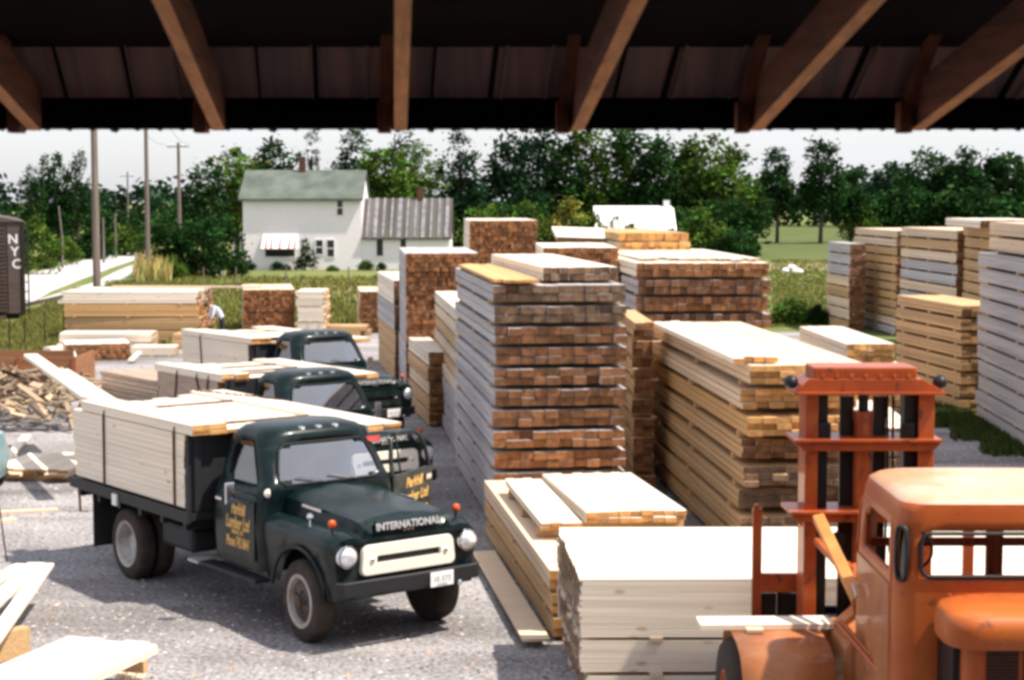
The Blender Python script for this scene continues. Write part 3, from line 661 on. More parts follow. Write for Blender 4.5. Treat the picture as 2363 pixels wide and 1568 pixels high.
def kstack():
    f = Vector((aK.x, aK.y)); nn = Vector((bK.x, bK.y)); ax = (f - nn).normalized(); l = (f - nn).length; rt = Vector((ax.y, -ax.x)); rr2 = random.Random(19)
    z = .05; zt = 3.55; n = 11; H = (zt - .05 * n) / n; d = 'the big grey stack at the right edge'
    for i in range(n + 2):
        inset = 0 if i < n - 1 else -.12
        c = nn + ax * (l / 2 + (0 if i < n else -.35) + rr2.uniform(-.05, .05)) + rt * (1.0 + rr2.uniform(-.03, .03) + (.12 if i >= n else 0))
        k = n + 2 - i
        bundle(l, 2.0, H, z, c.x, c.y, math.atan2(ax.y, ax.x), 8, 7, 'grey' if i < n else 'pale', 'end_grey', (f'{ORD[k]} bundle {"from the top " if k > 1 else ""}of {d}') if i else f'lowest bundle of {d}', 'bundles of ' + d, rr2, spacer=.06, tv=.2)
        z += H + .065
kstack()
stack((1950, 990, 792), (1842, 760), 2065, 4, 7, 3, 'fresh', 'end_yel', 'the low white topped stack behind the forklift mast', L=5, seed=20, spacer=.05)
stack((1990, 1130, 985), (1925, 905), 2112, 2, 8, 3, 'fresh', 'end_grey', 'the low pale pile seen through the forklift mast', L=4, seed=21, spacer=.05)
stack((1990, 985, 850), (1960, 828), 2095, 3, 8, 3, 'fresh', 'end_tan', 'the short white pile above the forklift crosshead', L=2.2, seed=22, spacer=.05)
# left middle stacks: boards run left-right
def lstack(x0, x1, yb, yt, depth, tiers, nx, nz, side, end, desc, rot=0, seed=1, sides=None, spacer=.03, **k):
    rr2 = random.Random(seed); a = at_z(x0, yb); b = at_z(x1, yb); t = at_y(x0, yt, a.y).z
    L = (b - a).length; H = (t - spacer * tiers) / tiers; z = spacer
    for i in range(tiers):
        n = tiers - i; c = Vector(((a.x + b.x) / 2 + rr2.uniform(-.05, .05), a.y + depth / 2 + rr2.uniform(-.03, .03)))
        lab = desc if tiers == 1 else (f'{ORD[n]} bundle {"from the top " if n > 1 else ""}of {desc}' if n < tiers else f'lowest bundle of {desc}')
        bundle(L, depth, H, z, c.x, c.y, rot + rr2.uniform(-.01, .01), nx, nz, sides[i] if sides else side, end, lab, ('bundles of ' + desc) if tiers > 1 else None, rr2, spacer=spacer, **k)
        z += H + spacer
    STK[desc] = (a, Vector((0, 1)), Vector((1, 0)), depth, L, t, rot)
lstack(150, 458, 792, 672, 3.0, 4, 10, 4, 'tan', 'end_red', 'the long tan stack in front of the gravel road', seed=31, sides=['tan', 'tan', 'yellow', 'fresh'], je=.08, tv=.3)
rr = random.Random(8)
z = STK['the long tan stack in front of the gravel road'][5] + .01; p = at_z(430, 664, z)
bundle(5.2, .35, .06, z + .01, p.x, p.y, rad(-4), 2, 1, 'pale', 'end_yel', 'long loose boards jutting right from the long tan stack', None, rr, spacer=0)
stack((562, 776, 668), (558, 656), 680, 2, 20, 8, 'pale', 'end_red', 'the brown ended stack in front of the house', L=4, seed=32, spacer=.04)
lstack(684, 746, 778, 672, 2.2, 3, 4, 6, 'fresh', 'end_tan', 'the cream stack right of the brown ended one', seed=33)
lstack(134, 346, 815, 768, 1.2, 2, 6, 2, 'fresh', 'end_tan', 'the low white stack in front of the long tan one', seed=34, je=.03)
stack((152, 834, 794), (145, 780), 300, 1, 16, 4, 'fresh', 'end_red', 'small brown ended pack on the gravel at the left', L=1.6, seed=35)
lstack(302, 402, 822, 800, .9, 1, 4, 1, 'fresh', 'end_tan', 'flat white boards beside the small brown ended pack', seed=36)
lstack(398, 452, 805, 770, 1.0, 1, 4, 3, 'tan', 'end_red', 'small tan bundle at the right foot of the long stack', seed=37)
lstack(752, 836, 775, 752, 1.2, 1, 5, 2, 'tan', 'end_grey', 'low weathered pile between the cream stack and the meadow', seed=38, je=.3)
# left foreground piles
def free_bundle(px, py, z, L, Wd, H, rotd, nx, nz, side, end, label, **k):
    p = at_z(px, py, z); return bundle(L, Wd, H, z, p.x, p.y, rad(rotd), nx, nz, side, end, label, None, rr, spacer=k.pop('spacer', .04), **k)
free_bundle(113, 1078, .10, 1.9, 1.45, .12, 84, 7, 2, 'fresh', 'end_yel', 'short white boards with honey ends at the left of the truck', je=.14, spacer=.09)
free_bundle(98, 1570, .32, 2.5, 1.05, .10, 71, 8, 2, 'fresh', 'end_tan', 'flat white board pile in the bottom left corner', je=.05, spacer=.12)
def board(a, b, w, t, mt, label, name='loose_board', group='loose boards lying in the yard', up=(0, 0, 1)):
    a = Vector(a); b = Vector(b); mb = MB(); c = (a + b) / 2; mb.bar(a - c, b - c, w, t, up=up); o = mb.build(name, M[mt]); o.location = c; tag(o, label, 'board', group); return o
def gb(x0, y0, x1, y1, w, t, mt, label, z0=0.02, z1=0.02, **k):
    return board(at_z(x0, y0, z0), at_z(x1, y1, z1), w, t, mt, label, **k)
gb(108, 1302, -20, 1482, .17, .04, 'fresh', 'rightmost of the long white boards fanned out at the left edge', .50, .44)
gb(84, 1300, -80, 1450, .20, .04, 'fresh', 'middle one of the long white boards fanned out at the left edge', .46, .40)
gb(52, 1303, -120, 1400, .18, .04, 'fresh', 'leftmost of the long white boards fanned out at the left edge', .42, .36)
gb(-40, 1500, 60, 1475, .14, .30, 'tan', 'brown timber block under the fanned white boards', .16, .16)
gb(0, 1182, 134, 1176, .14, .05, 'pale', 'narrow white board lying flat on the gravel left of the truck')
gb(-10, 1204, 34, 1198, .16, .06, 'pale', 'short pale board end at the left edge of the gravel')
gb(4, 1075, 62, 1005, .16, .06, 'fresh', 'white board lying diagonally beside the short white boards', .03, .06)
gb(250, 1600, 300, 1525, .07, .03, 'pale', 'thin pale stick nearest the bottom left board pile', .05, .05)
gb(268, 1600, 316, 1540, .08, .03, 'pale', 'middle thin pale stick on the gravel at the bottom', .04, .04)
gb(300, 1600, 330, 1552, .08, .03, 'pale', 'right thin pale stick on the gravel at the bottom', .04, .04)
gb(222, 1600, 212, 1555, .05, .03, 'tan', 'thin tan stick beside the bottom left board pile', .03, .03)
gb(1116, 1272, 1238, 1476, .30, .03, 'pale', 'wide pinkish plank on the gravel against the low stack', .10, .10)
gb(1124, 1300, 1222, 1470, .16, .03, 'pale', 'narrow pinkish plank beside the wide one on the gravel', .04, .04)
gb(70, 820, 218, 925, .26, .07, 'fresh', 'long white board leaning over the scrap heap', 1.75, 1.65)
gb(128, 855, 235, 925, .5, .05, 'fresh', 'wide white board slanting behind the truck load', 1.5, 1.45)
gb(300, 832, 322, 812, .14, .05, 'fresh', 'short white board on the gravel by the brown ended pack', .1, .3)
gb(108, 806, 165, 800, .30, .14, 'fresh', 'short white timber left of the small brown ended pack', .18, .18)
# scrap heap
mb = MB(); rs = random.Random(4); hc = at_z(70, 975)
for i in range(420):
    u, v = rs.uniform(-2.6, 1.6), rs.uniform(-1.5, 2.2)
    z = max(.03, 1.05 * (1 - (u / 3.0) ** 2) * (1 - ((v - .3) / 2.4) ** 2)) * rs.uniform(.5, 1.1)
    c = Vector((hc.x + u, hc.y + v, z)); d = Vector((rs.uniform(-1, 1), rs.uniform(-1, 1), rs.uniform(-.5, .5))).normalized() * rs.uniform(.15, .75)
    t = rs.uniform(.10, .78)
    mb.bar(c - d * .5, c + d * .5, rs.uniform(.04, .14), rs.uniform(.015, .06), 0, (rs.uniform(-1, 1), rs.uniform(-1, 1), 1), (t, t * .96, t * .9))
hp = mb.build('scrap_wood_heap', M['pale']); tag(hp, 'heap of broken board offcuts at the left of the yard', 'scrap wood', kind='stuff')
# brown bin
br = empty('wooden_bin', at_z(-60, 905)); tag(br, 'long rust brown bin wall behind the scrap heap', 'bin')
mb = MB(); x0 = -8.5 - br.location.x + 0; p0 = at_z(-200, 900); p1 = at_z(176, 892); zt = at_y(176, 824, p1.y).z
M['bin'] = mat('rust_brown_bin_boards', (.30, .13, .055), .85, var=.3, scale=2, stretch=(.3, 1, 9))
mb.box(p0.x, p1.x, p1.y, p1.y + .06, 0, zt); mb.box(p0.x, p1.x, p1.y + 2, p1.y + 2.06, 0, zt); mb.box(p1.x - .06, p1.x - .001, p1.y + .061, p1.y + 1.999, 0, zt)
mb.build('side_boards', M['bin'], br, local=False)
for i in range(6):
    mb = MB(); x = p0.x + .3 + i * (p1.x - p0.x - .4) / 5; mb.box(x, x + .09, p1.y - .05, p1.y - .001, 0, zt + .02)
    mb.build('upright', M['post'], br, local=False)

# ------------------------------------------------------------------ truck (local: +x forward, +y left, z up, origin under front axle)
def ring(z, af, ar, hw, r, nf=8, nc=3, ns=8):
    pts = []
    def arc(cx, cy, a0, a1, n):
        for k in range(1, n): t = a0 + (a1 - a0) * k / n; pts.append(Vector((cx + r * math.cos(t), cy + r * math.sin(t), z)))
    # front edge from right (-y) to left (+y), bulged slightly
    for k in range(nf + 1):
        y = -hw + r + (2 * hw - 2 * r) * k / nf; pts.append(Vector((af + .05 * (1 - (y / hw) ** 2), y, z)))
    arc(af - r, hw - r, 0, math.pi / 2, nc)
    for k in range(ns + 1): pts.append(Vector((af - r + (ar + r - af + r) * k / ns, hw, z)))
    arc(ar + r, hw - r, math.pi / 2, math.pi, nc)
    for k in range(nf + 1): pts.append(Vector((ar, hw - r - (2 * hw - 2 * r) * k / nf, z)))
    arc(ar + r, -hw + r, math.pi, 1.5 * math.pi, nc)
    for k in range(ns + 1): pts.append(Vector((ar + r + (af - r - ar - r) * k / ns, -hw, z)))
    arc(af - r, -hw + r, 1.5 * math.pi, 2 * math.pi, nc)
    return pts
# index layout
NF, NC, NS = 8, 3, 8
i_front = 0; i_left = NF + NC; i_rear = i_left + NS + NC; i_right = i_rear + NF + NC
def make_truck(open_door, label, grille='cream', name='lumber_truck'):
    t = empty(name, (0, 0, 0)); tag(t, label, 'truck', 'dark green lumber trucks')
    # front clip
    def arch(a):
        a -= .13; return max(.56, .47 + math.sqrt(max(0, .55 ** 2 - a * a))) if abs(a) < .55 else .56
    st = [-.74, -.6, -.50, -.425, -.40, -.34, -.26, -.17, -.07, .03, .13, .23, .33, .43, .52, .60, .66, .685, .74, .79, .83]
    secs = []
    for a in st:
        f = (a + .74) / 1.57; k = 1.0; dz = 0.0
        if a > .6: q = (a - .6) / .23; k = 1 - .05 * q * q; dz = -.05 * q * q
        hb = 1.0 - .10 * (1 - f)
        hz = 1.53 - .13 * f - .03 * f * f; hw = .60 - .02 * f
        if a > .70: hz -= .10 * ((a - .70) / .13) ** 2
        ft = 1.25 - .0 * f + dz; aw = arch(a)
        P = [(.90, aw), (.935, max(aw + .02, .90)), (.95, max(aw + .04, 1.12 + dz)), (.93, 1.19 + dz), (.86, ft), (.74, ft + .015), (.64, ft - .0), (.60, ft + .01), (hw - .02, ft + .10 + (hz - ft - .1) * .45), (hw - .10, hz - .035), (.32, hz - .005), (.14, hz + .012), (0, hz + .025)]
        P = [(b * k * (hb if b > .7 else 1), z) for b, z in P]
        secs.append([Vector((a, -b, z)) for b, z in P] + [Vector((a, b, z)) for b, z in P[-2::-1]])
    mb = MB(); mb.loft(secs, closed=False)
    n = len(secs[0]); fr = secs[-1]
    low = [Vector((.85, p.y, max(.66, .66))) for p in (fr[0], fr[-1])]
    mb.add(fr, [tuple(range(n))])
    # chin under front and cowl
    mb.box(.60, .80, -.84, .84, .60, .80)
    # raised lip along the nose, above the grille
    mb.bar((.845, -.80, 1.17), (.845, .80, 1.17), .05, .035)
    mb.build('front_body', M['truck'], t, smooth=35, norm=True)
    mb = MB(); mb.box(-.72, .58, -.52, .52, .50, 1.20); mb.build('engine', M['black'], t)
    # wheel arch lips
    for sgn in (-1, 1):
        mb = MB(); pts = [(.13 + .565 * math.cos(a), sgn * .925, .47 + .565 * math.sin(a)) for a in [rad(8 + k * 164 / 18) for k in range(19)]]
        mb.tube(pts, .022, 6); mb.build('arch_lip', M['truck'], t, smooth=60)
    # cab
    R_ = [(.60, -.745, -1.86, .87, .08), (1.08, -.745, -1.86, .905, .08), (1.40, -.74, -1.86, .885, .09), (1.50, -.70, -1.86, .85, .11),
          (1.56, -.70, -1.855, .82, .12), (1.61, -.725, -1.85, .805, .13), (1.78, -.81, -1.84, .775, .15), (1.95, -.90, -1.82, .74, .17), (2.00, -.93, -1.81, .725, .18),
          (2.08, -.93, -1.79, .69, .20), (2.14, -.98, -1.74, .63, .22), (2.18, -1.10, -1.64, .50, .22), (2.195, -1.25, -1.5, .25, .12)]
    secs = [ring(*q) for q in R_]
    def skip(i, k):
        if 4 <= i <= 7:
            edge = i in (4, 7)
            if i_front + (1 if edge else 0) <= k < NF - (1 if edge else 0): return True
            for base in (i_left, i_right):
                lo, hi = (1, 7) if not edge else (1, 6)
                kk = k - base
                if base == i_right: kk = 7 - kk
                if lo <= kk < hi: return True
            if 1 <= k - i_rear < 7: return True
        if open_door and i < 8 and 1 <= i and 1 <= k - i_left < 7: return True
        return False
    mb = MB(); vs, pf = mb.loft(secs, True, 0, cap0=True, cap1=True, skip=skip)
    mb.build('cab', M['truck'], t, smooth=40, solid=.03)
    groups = {'windshield': lambda k: k < NF, 'side_window': lambda k: k >= i_right, 'rear_window': lambda k: i_rear <= k < i_rear + NF}
    if not open_door: groups['left_window'] = lambda k: i_left <= k < i_left + NS
    for nm, fn in groups.items():
        fs = [f for i, k, f in pf if fn(k) and 4 <= i <= 7]
        used = sorted({v for f in fs for v in f}); mp = {v: j for j, v in enumerate(used)}
        g_ = MB(); g_.add([vs[v] + (Vector((-1.3, 0, vs[v].z)) - vs[v]).normalized() * .012 for v in used], [tuple(mp[v] for v in f) for f in fs])
        g_.build('side_window' if nm == 'left_window' else nm, M['glass'] if nm == 'windshield' else M['darkglass'], t, smooth=60)
    # window seal
    mb = MB()
    zs = [1.565, 1.61, 1.78, 1.95, 1.995]; 
    def wsp(y, z):
        # interpolate windshield surface
        for j in range(4, 8):
            z0, z1 = R_[j][0], R_[j + 1][0]
            if z0 - .001 <= z <= z1 + .001:
                f = (z - z0) / (z1 - z0); af = R_[j][1] + (R_[j + 1][1] - R_[j][1]) * f; hw = R_[j][3] + (R_[j + 1][3] - R_[j][3]) * f
                return Vector((af + .05 * (1 - (y / hw) ** 2) + .008, y, z))
    path = [(-.60, 1.565), (-.3, 1.565), (0, 1.565), (.3, 1.565), (.60, 1.565), (.67, 1.61), (.63, 1.78), (.575, 1.93), (.50, 1.99), (.25, 1.995), (0, 1.995), (-.25, 1.995), (-.50, 1.99), (-.575, 1.93), (-.63, 1.78), (-.67, 1.61), (-.60, 1.565)]
    mb.tube([wsp(y, z) for y, z in path], .012, 5, cap=False); mb.build('windshield_seal', M['black'], t, smooth=60)
    mb = MB()
    for y in (-.12, .30): mb.bar(wsp(y, 1.575) + Vector((.02, 0, 0)), wsp(y - .34, 1.64) + Vector((.02, 0, 0)), .018, .012)
    mb.build('wiper', M['chrome'], t)
    # interior
    mb = MB(); mb.box(-1.80, -1.38, -.70, .70, .95, 1.20); mb.box(-1.82, -1.68, -.70, .70, 1.2, 1.60); mb.build('seat', M['seat'], t, bevel=.03)
    mb = MB(); mb.box(-1.02, -.80, -.74, .74, 1.20, 1.50); mb.build('dashboard', M['truck'], t, bevel=.03)
    mb = MB(); pts = [Vector((-1.10 + .05 * math.sin(a), .36 + .2 * math.cos(a), 1.50 + .19 * math.sin(a))) for a in [k * math.pi / 10 for k in range(21)]]
    mb.tube(pts, .013, 6, cap=False); mb.tube([(-1.10, .36, 1.50), (-.90, .36, 1.38)], .02, 6); mb.build('steering_wheel', M['black'], t, smooth=60)
    # door seams + handle + text on the right side
    Ry = Matrix.Rotation(math.pi / 2, 3, 'X')  # text faces -y
    dt = MB(); dt.box(-1.72, -.84, -.915, -.906, .70, 1.38); dd = dt.build('door', M['truck'], t, bevel=.004)
    h = MB(); h.bar((-1.68, -.935, 1.33), (-1.54, -.935, 1.33), .022, .03); h.build('handle', M['chrome'], dd)
    for ln, sz, z_, x_ in (('Parkhill', .19, 1.195, -1.20), ('Lumber Ltd', .20, 1.03, -1.22), ('PARKHILL ONT', .07, .965, -1.22), ('Phone 742 8641', .17, .82, -1.22)):
        text_obj('lettering', ln, sz, M['gold'], dd, (x_, -.918, z_), Ry @ Matrix.Diagonal((.62 if ln[:2] != 'Ph' else .52, 1, 1)), shear=.25, space=.92)
    if open_door:
        th = rad(-62)
        dr = MB()
        dr.box(-1.0, 0, -.025, .025, -.45, .38)
        door = dr.build('door', M['truck'], t, bevel=.012)
        door.location = (-.80, .89, 1.12); door.rotation_euler = (0, 0, th)
        fr_ = MB(); fr_.tube([(-.99, -.02, .38), (-.97, -.06, .60), (-.90, -.10, .76), (-.78, -.12, .82), (-.30, -.12, .84), (-.17, -.10, .78), (-.08, -.05, .55), (-.02, 0, .38)], .028, 8); fr_.tube([(-.30, -.11, .83), (-.26, -.02, .39)], .012, 6)
        fr_.build('window_frame', M['truck'], door, smooth=60)
        hd = MB(); hd.box(-.93, -.80, .028, .05, .23, .30); hd.build('handle', M['chrome'], door, bevel=.006)
        Rz = Matrix.Rotation(math.pi, 3, 'Z') @ Ry
        for ln, sz, z_ in (('Parkhill', .16, .20), ('Lumber Ltd', .16, .03), ('Phone 742 8641', .115, -.14)):
            text_obj('lettering', ln, sz, M['gold'], door, (-.52, .028, z_), Rz, shear=.25, space=.9)
    else:
        dl = MB(); dl.box(-1.72, -.84, .906, .915, .70, 1.38); d2 = dl.build('door', M['truck'], t, bevel=.004)
        h = MB(); h.bar((-1.68, .935, 1.33), (-1.54, .935, 1.33), .022, .03); h.build('handle', M['chrome'], d2)
    # side hood badge
    for sg in (-1, 1):
        mb = MB(); mb.bar((-.30, sg * .612, 1.40), (.10, sg * .612, 1.385), .012, .03); mb.build('badge', M['chrome'], t)
    # hood nose lettering
    Rx = Matrix.Rotation(math.pi / 2, 3, 'Z') @ Matrix.Rotation(math.pi / 2, 3, 'X')
    mb = MB(); mb.prism([(.835, 1.235), (.862, 1.245), (.862, 1.345), (.80, 1.375), (.79, 1.25)], -.40, .40, 'y'); mb.build('nose_panel', M['truck'], t, bevel=.01)
    text_obj('nose_lettering', 'INTERNATIONAL', .105, M['lettersilver'], t, (.868, 0, 1.266), Rx, extr=.008, space=1.0)
    mb = MB()
    for k in (-1, 0, 1): mb.prism([(k * .05 - .025, 1.24), (k * .05, 1.222), (k * .05 + .025, 1.24), (k * .05, 1.258)], .863, .872, 'x')
    mb.build('nose_emblem', M['chrome'], t)
    # grille: cream rounded frame with slot
    def rr_path(hw, z0, z1, r, flare=0, n=5):
        pts = []
        for cx, cz, a0 in ((hw - r, z1 - r, 0), (-hw + r, z1 - r, 90), (-hw + r, z0 + r, 180), (hw - r, z0 + r, 270)):
            for k in range(n + 1):
                a = rad(a0 + 90 * k / n); y = cx + r * math.cos(a); z = cz + r * math.sin(a)
                pts.append((y * (1 + flare * (z1 - z) / (z1 - z0)), z))
        return pts
    def frame(o, i, d0, d1, m_, nm, par):
        mb = MB(); A = [Vector((d0, y, z)) for y, z in o]; B = [Vector((d1 - .018, y, z)) for y, z in o]; B2 = [Vector((d1, y * .985, z + (.98 - z) * .06)) for y, z in o]; Cc = [Vector((d1, y, z)) for y, z in i]; D = [Vector((d0, y, z)) for y, z in i]
        mb.loft([A, B, B2, Cc, D]); return mb.build(nm, m_, par, smooth=50)
    gz0, gz1 = .80, 1.125
    gm = M['cream'] if grille == 'cream' else M['truck']
    gr = frame(rr_path(.575, gz0, gz1, .07, .06), rr_path(.41, .925, 1.005, .02, .0), .835, .885, gm, 'grille', t)
    mb = MB(); mb.box(.838, .846, -.46, .46, .88, 1.04); mb.build('grille_slot', M['black'], gr)
    for sg in (-1, 1):
        mb = MB(); mb.lathe([(.028, .875), (.028, .895), (.018, .905)], (0, sg * .47, .965), 'x', 12); mb.build('parking_lamp', M['chrome'], gr, smooth=50)
    # headlights
    for sg in (-1, 1):
        mb = MB(); mb.lathe([(.125, .78), (.125, .865), (.118, .885), (.104, .888)], (0, sg * .765, 1.03), 'x', 24); hh = mb.build('headlight', M['chrome'], t, smooth=50)
        mb = MB(); mb.lathe([(.104, .878), (.09, .905), (.06, .922), (.025, .93), (.002, .932)], (0, sg * .765, 1.03), 'x', 24); mb.build('lens', M['lens'], hh, smooth=60)
        # orange marker on stalk
        mb = MB(); mb.tube([(.62, sg * .80, 1.22), (.62, sg * .80, 1.30)], .014, 8); mk = mb.build('marker_lamp', M['black'], t)
        mb = MB(); mb.lathe([(.002, .59), (.033, .595), (.046, .61), (.046, .635), (.033, .65), (.002, .655)], (0, sg * .80, 1.345), 'x', 18); mb.build('lamp_lens', M['amber'], mk, smooth=60)
    # fender mirror / small chrome on right fender and cowl light
    mb = MB(); mb.tube([(.18, -.80, 1.24), (.18, -.80, 1.33)], .01, 6); mb.lathe([(.002, .13), (.03, .15), (.04, .18), (.002, .24)], (0, -.80, 1.36), 'x', 12); mb.build('fender_light', M['chrome'], t, smooth=60)
    mb = MB(); mb.lathe([(.002, -.76), (.04, -.75), (.05, -.72), (.002, -.70)], (0, -.80, 1.49), 'x', 12); mb.build('cowl_mirror', M['cream'], t, smooth=60)
    # door mirrors
    for sg in (-1, 1):
        if sg == 1 and open_door: continue
        mb = MB(); mb.bar((-1.0, sg * .88, 1.46), (-1.02, sg * 1.10, 1.50), .018); mb.bar((-1.0, sg * .88, 1.30), (-1.02, sg * 1.10, 1.42), .018); mm = mb.build('mirror', M['chrome'], t)
        mb = MB(); mb.box(-1.045, -1.015, sg * 1.11 - .06, sg * 1.11 + .06, 1.36, 1.60); mb.build('mirror_glass', M['chrome'], mm, bevel=.012)
    # roof markers
    for y in (-.22, 0, .22):
        mb = MB(); mb.box(-1.0, -.93, y - .035, y + .035, 2.11, 2.165); mb.build('roof_lamp', M['chrome'], t, bevel=.015)
    # bumper, plate
    mb = MB(); mb.add([(x, y, z) for x, z in ((.93, .60), (.965, .61), (.965, .76), (.93, .77)) for y in (-.92, .92)], [])
    sec = lambda x, y: [Vector((x, y, .61)), Vector((x + .03, y, .62)), Vector((x + .03, y, .77)), Vector((x, y, .78))]
    mb = MB(); mb.loft([sec(.86, -.92), sec(.92, -.85), sec(.945, 0), sec(.92, .85), sec(.86, .92)], True, cap0=True, cap1=True); bp = mb.build('bumper', M['black'], t, bevel=.008)
    mb = MB(); mb.box(.80, .94, -.40, -.34, .63, .72); mb.box(.80, .94, .34, .40, .63, .72); mb.build('bracket', M['black'], bp)
    mb = MB(); mb.box(.985, .992, .20, .50, .60, .76); pl = mb.build('number_plate', M['white'], t, bevel=.003)
    text_obj('plate_number', '18 573', .085, M['inkgrey'], pl, (.9935, .35, .655), Rx)
    text_obj('plate_text', 'ONTARIO', .03, M['inkgrey'], pl, (.9935, .35, .613), Rx)
    mb = MB(); mb.lathe([(.002, .94), (.025, .95), (.03, .97), (.002, .99)], (0, .60, .60), 'x', 12); mb.build('tow_hook', M['chrome'], t, smooth=60)
    # running boards
    for sg in (-1, 1):
        mb = MB(); mb.box(-2.0, -.68, sg * .90 - .10, sg * .90 + .10, .50, .545); mb.build('running_board', M['black'], t, bevel=.01)
    # chassis
    mb = MB()
    for y in (-.42, .42): mb.box(-5.3, .85, y - .04, y + .04, .66, .86)
    for x in (-5.25, -4.5, -3.3, -2.4, .2): mb.box(x, x + .08, -.379, .379, .69, .83)
    mb.tube([(-3.87, -.95, .44), (-3.87, .95, .44)], .06, 10); mb.tube([(.15, -.80, .44), (.15, .80, .44)], .05, 10); mb.lathe([(.05, -.2), (.2, -.1), (.2, .1), (.05, .2)], (-3.87, 0, .44), 'y', 16)
    mb.build('chassis', M['black'], t)
    mb = MB(); mb.box(-3.15, -2.35, -.92, -.50, .55, .86); mb.build('fuel_tank', M['black'], t, bevel=.06)
    mb = MB(); mb.box(-2.30, -2.05, -1.0, -.62, .50, .53); mb.build('step', M['rim'], t)
    # deck
    mb = MB(); mb.box(-5.35, -2.0, -1.10, 1.10, 1.02, 1.11); mb.box(-5.35, -2.0, -1.14, -1.101, .99, 1.12); mb.box(-5.35, -2.0, 1.101, 1.14, .99, 1.12)
    for k in range(6): mb.box(-5.3 + k * .6, -5.22 + k * .6, -1.05, 1.05, .87, 1.019)
    mb.build('deck', M['black'], t)
    mb = MB(); mb.box(-2.14, -2.04, -1.10, 1.10, 1.121, 2.02)
    for y in (-1.0, -.5, 0, .5, 1.0): mb.box(-2.039, -2.0, y - .04, y + .04, 1.12, 2.02)
    mb.build('headboard', M['black'], t)
    for sg in (-1, 1):
        mb = MB(); mb.box(-4.78, -4.75, sg * .80 - .28, sg * .80 + .28, .28, 1.02); mb.build('mud_flap', M['flap'], t)
    mb = MB(); mb.box(-4.0, -3.88, -1.17, -1.145, .94, 1.08); mb.build('side_reflector', M['white'], t)
    # wheels
    def tyre(x, y, side, nm='wheel', tw=.22, rimp=0):
        w = MB(); h = tw / 2
        prof = [(.285, -h * .9), (.31, -h), (.42, -h), (.462, -h * .78), (.475, -h * .4), (.475, h * .4), (.462, h * .78), (.42, h), (.31, h), (.285, h * .9)]
        w.lathe(prof, (0, 0, 0), 'y', 40, caps=(side > 0, side < 0))
        o = w.build(nm, M['tyre'], t, smooth=50); o.location = (x, y, .475); o.scale = (.94, 1, .94); o.location.z = .475 * o.scale.x
        r_ = MB(); d = side
        if rimp == 0: pf_ = [(.315, d * (h * .98)), (.300, d * (h * 1.08)), (.268, d * h * 1.02), (.25, d * h * .55), (.24, d * h * .35), (.002, d * h * .35)]
        else: pf_ = [(.315, d * (h * .98)), (.300, d * (h * 1.08)), (.262, d * h * .9), (.21, -d * h * .3), (.12, -d * h * .55), (.11, d * h * .1), (.002, d * h * .15)]
        r_.lathe(pf_, (0, 0, 0), 'y', 32, caps=(False, False)); r_.build('rim', M['rim'], o, smooth=30)
        if rimp == 0:
            hb = MB(); hb.lathe([(.245, d * h * .36), (.235, d * h * .62), (.16, d * h * .80), (.085, d * h * .95), (.08, d * h * 1.25), (.055, d * h * 1.35), (.002, d * h * 1.35)], (0, 0, 0), 'y', 24, caps=(False, False))
            for k in range(5):
                a = k * 2 * math.pi / 5; hb.lathe([(.018, d * h * .7), (.018, d * h * 1.05)], (math.cos(a) * .12, 0, math.sin(a) * .12), 'y', 8)
            hb.build('hub', M['hub'], o, smooth=30)
        return o
    for y, sd in ((-.80, -1), (.80, 1)):
        o = tyre(.13, y, sd)
        if sd == -1: o.rotation_euler = (0, 0, rad(-4))
    for sd in (-1, 1): tyre(-3.87, sd * .94, sd, rimp=1); tyre(-3.87, sd * .68, sd, rimp=1)
    return t
YAW = rad(-52.5)
FWD = Vector((math.cos(YAW), math.sin(YAW), 0)); LEFT = Vector((-FWD.y, FWD.x, 0))
TR1 = make_truck(True, 'nearest dark green flatbed truck with its driver door standing open')
TR1.location = (-1.68, 19.5, 0); TR1.scale = (1.03,) * 3; TR1.rotation_euler = (0, 0, YAW)
TR2 = make_truck(False, 'second dark green truck, its cab showing behind the nearest load')
TR2.location = (-2.42, 26.35, 0); TR2.rotation_euler = (0, 0, YAW)
TR3 = copy_tree(TR2); TR3['label'] = 'farthest dark green truck, its hood showing above the second truck'
TR3.location = (-3.2, 34.4, 0)
for ch in TR3.children:
    if ch.name.startswith('grille'):
        ch.data = ch.data.copy(); ch.data.materials[0] = M['truck']
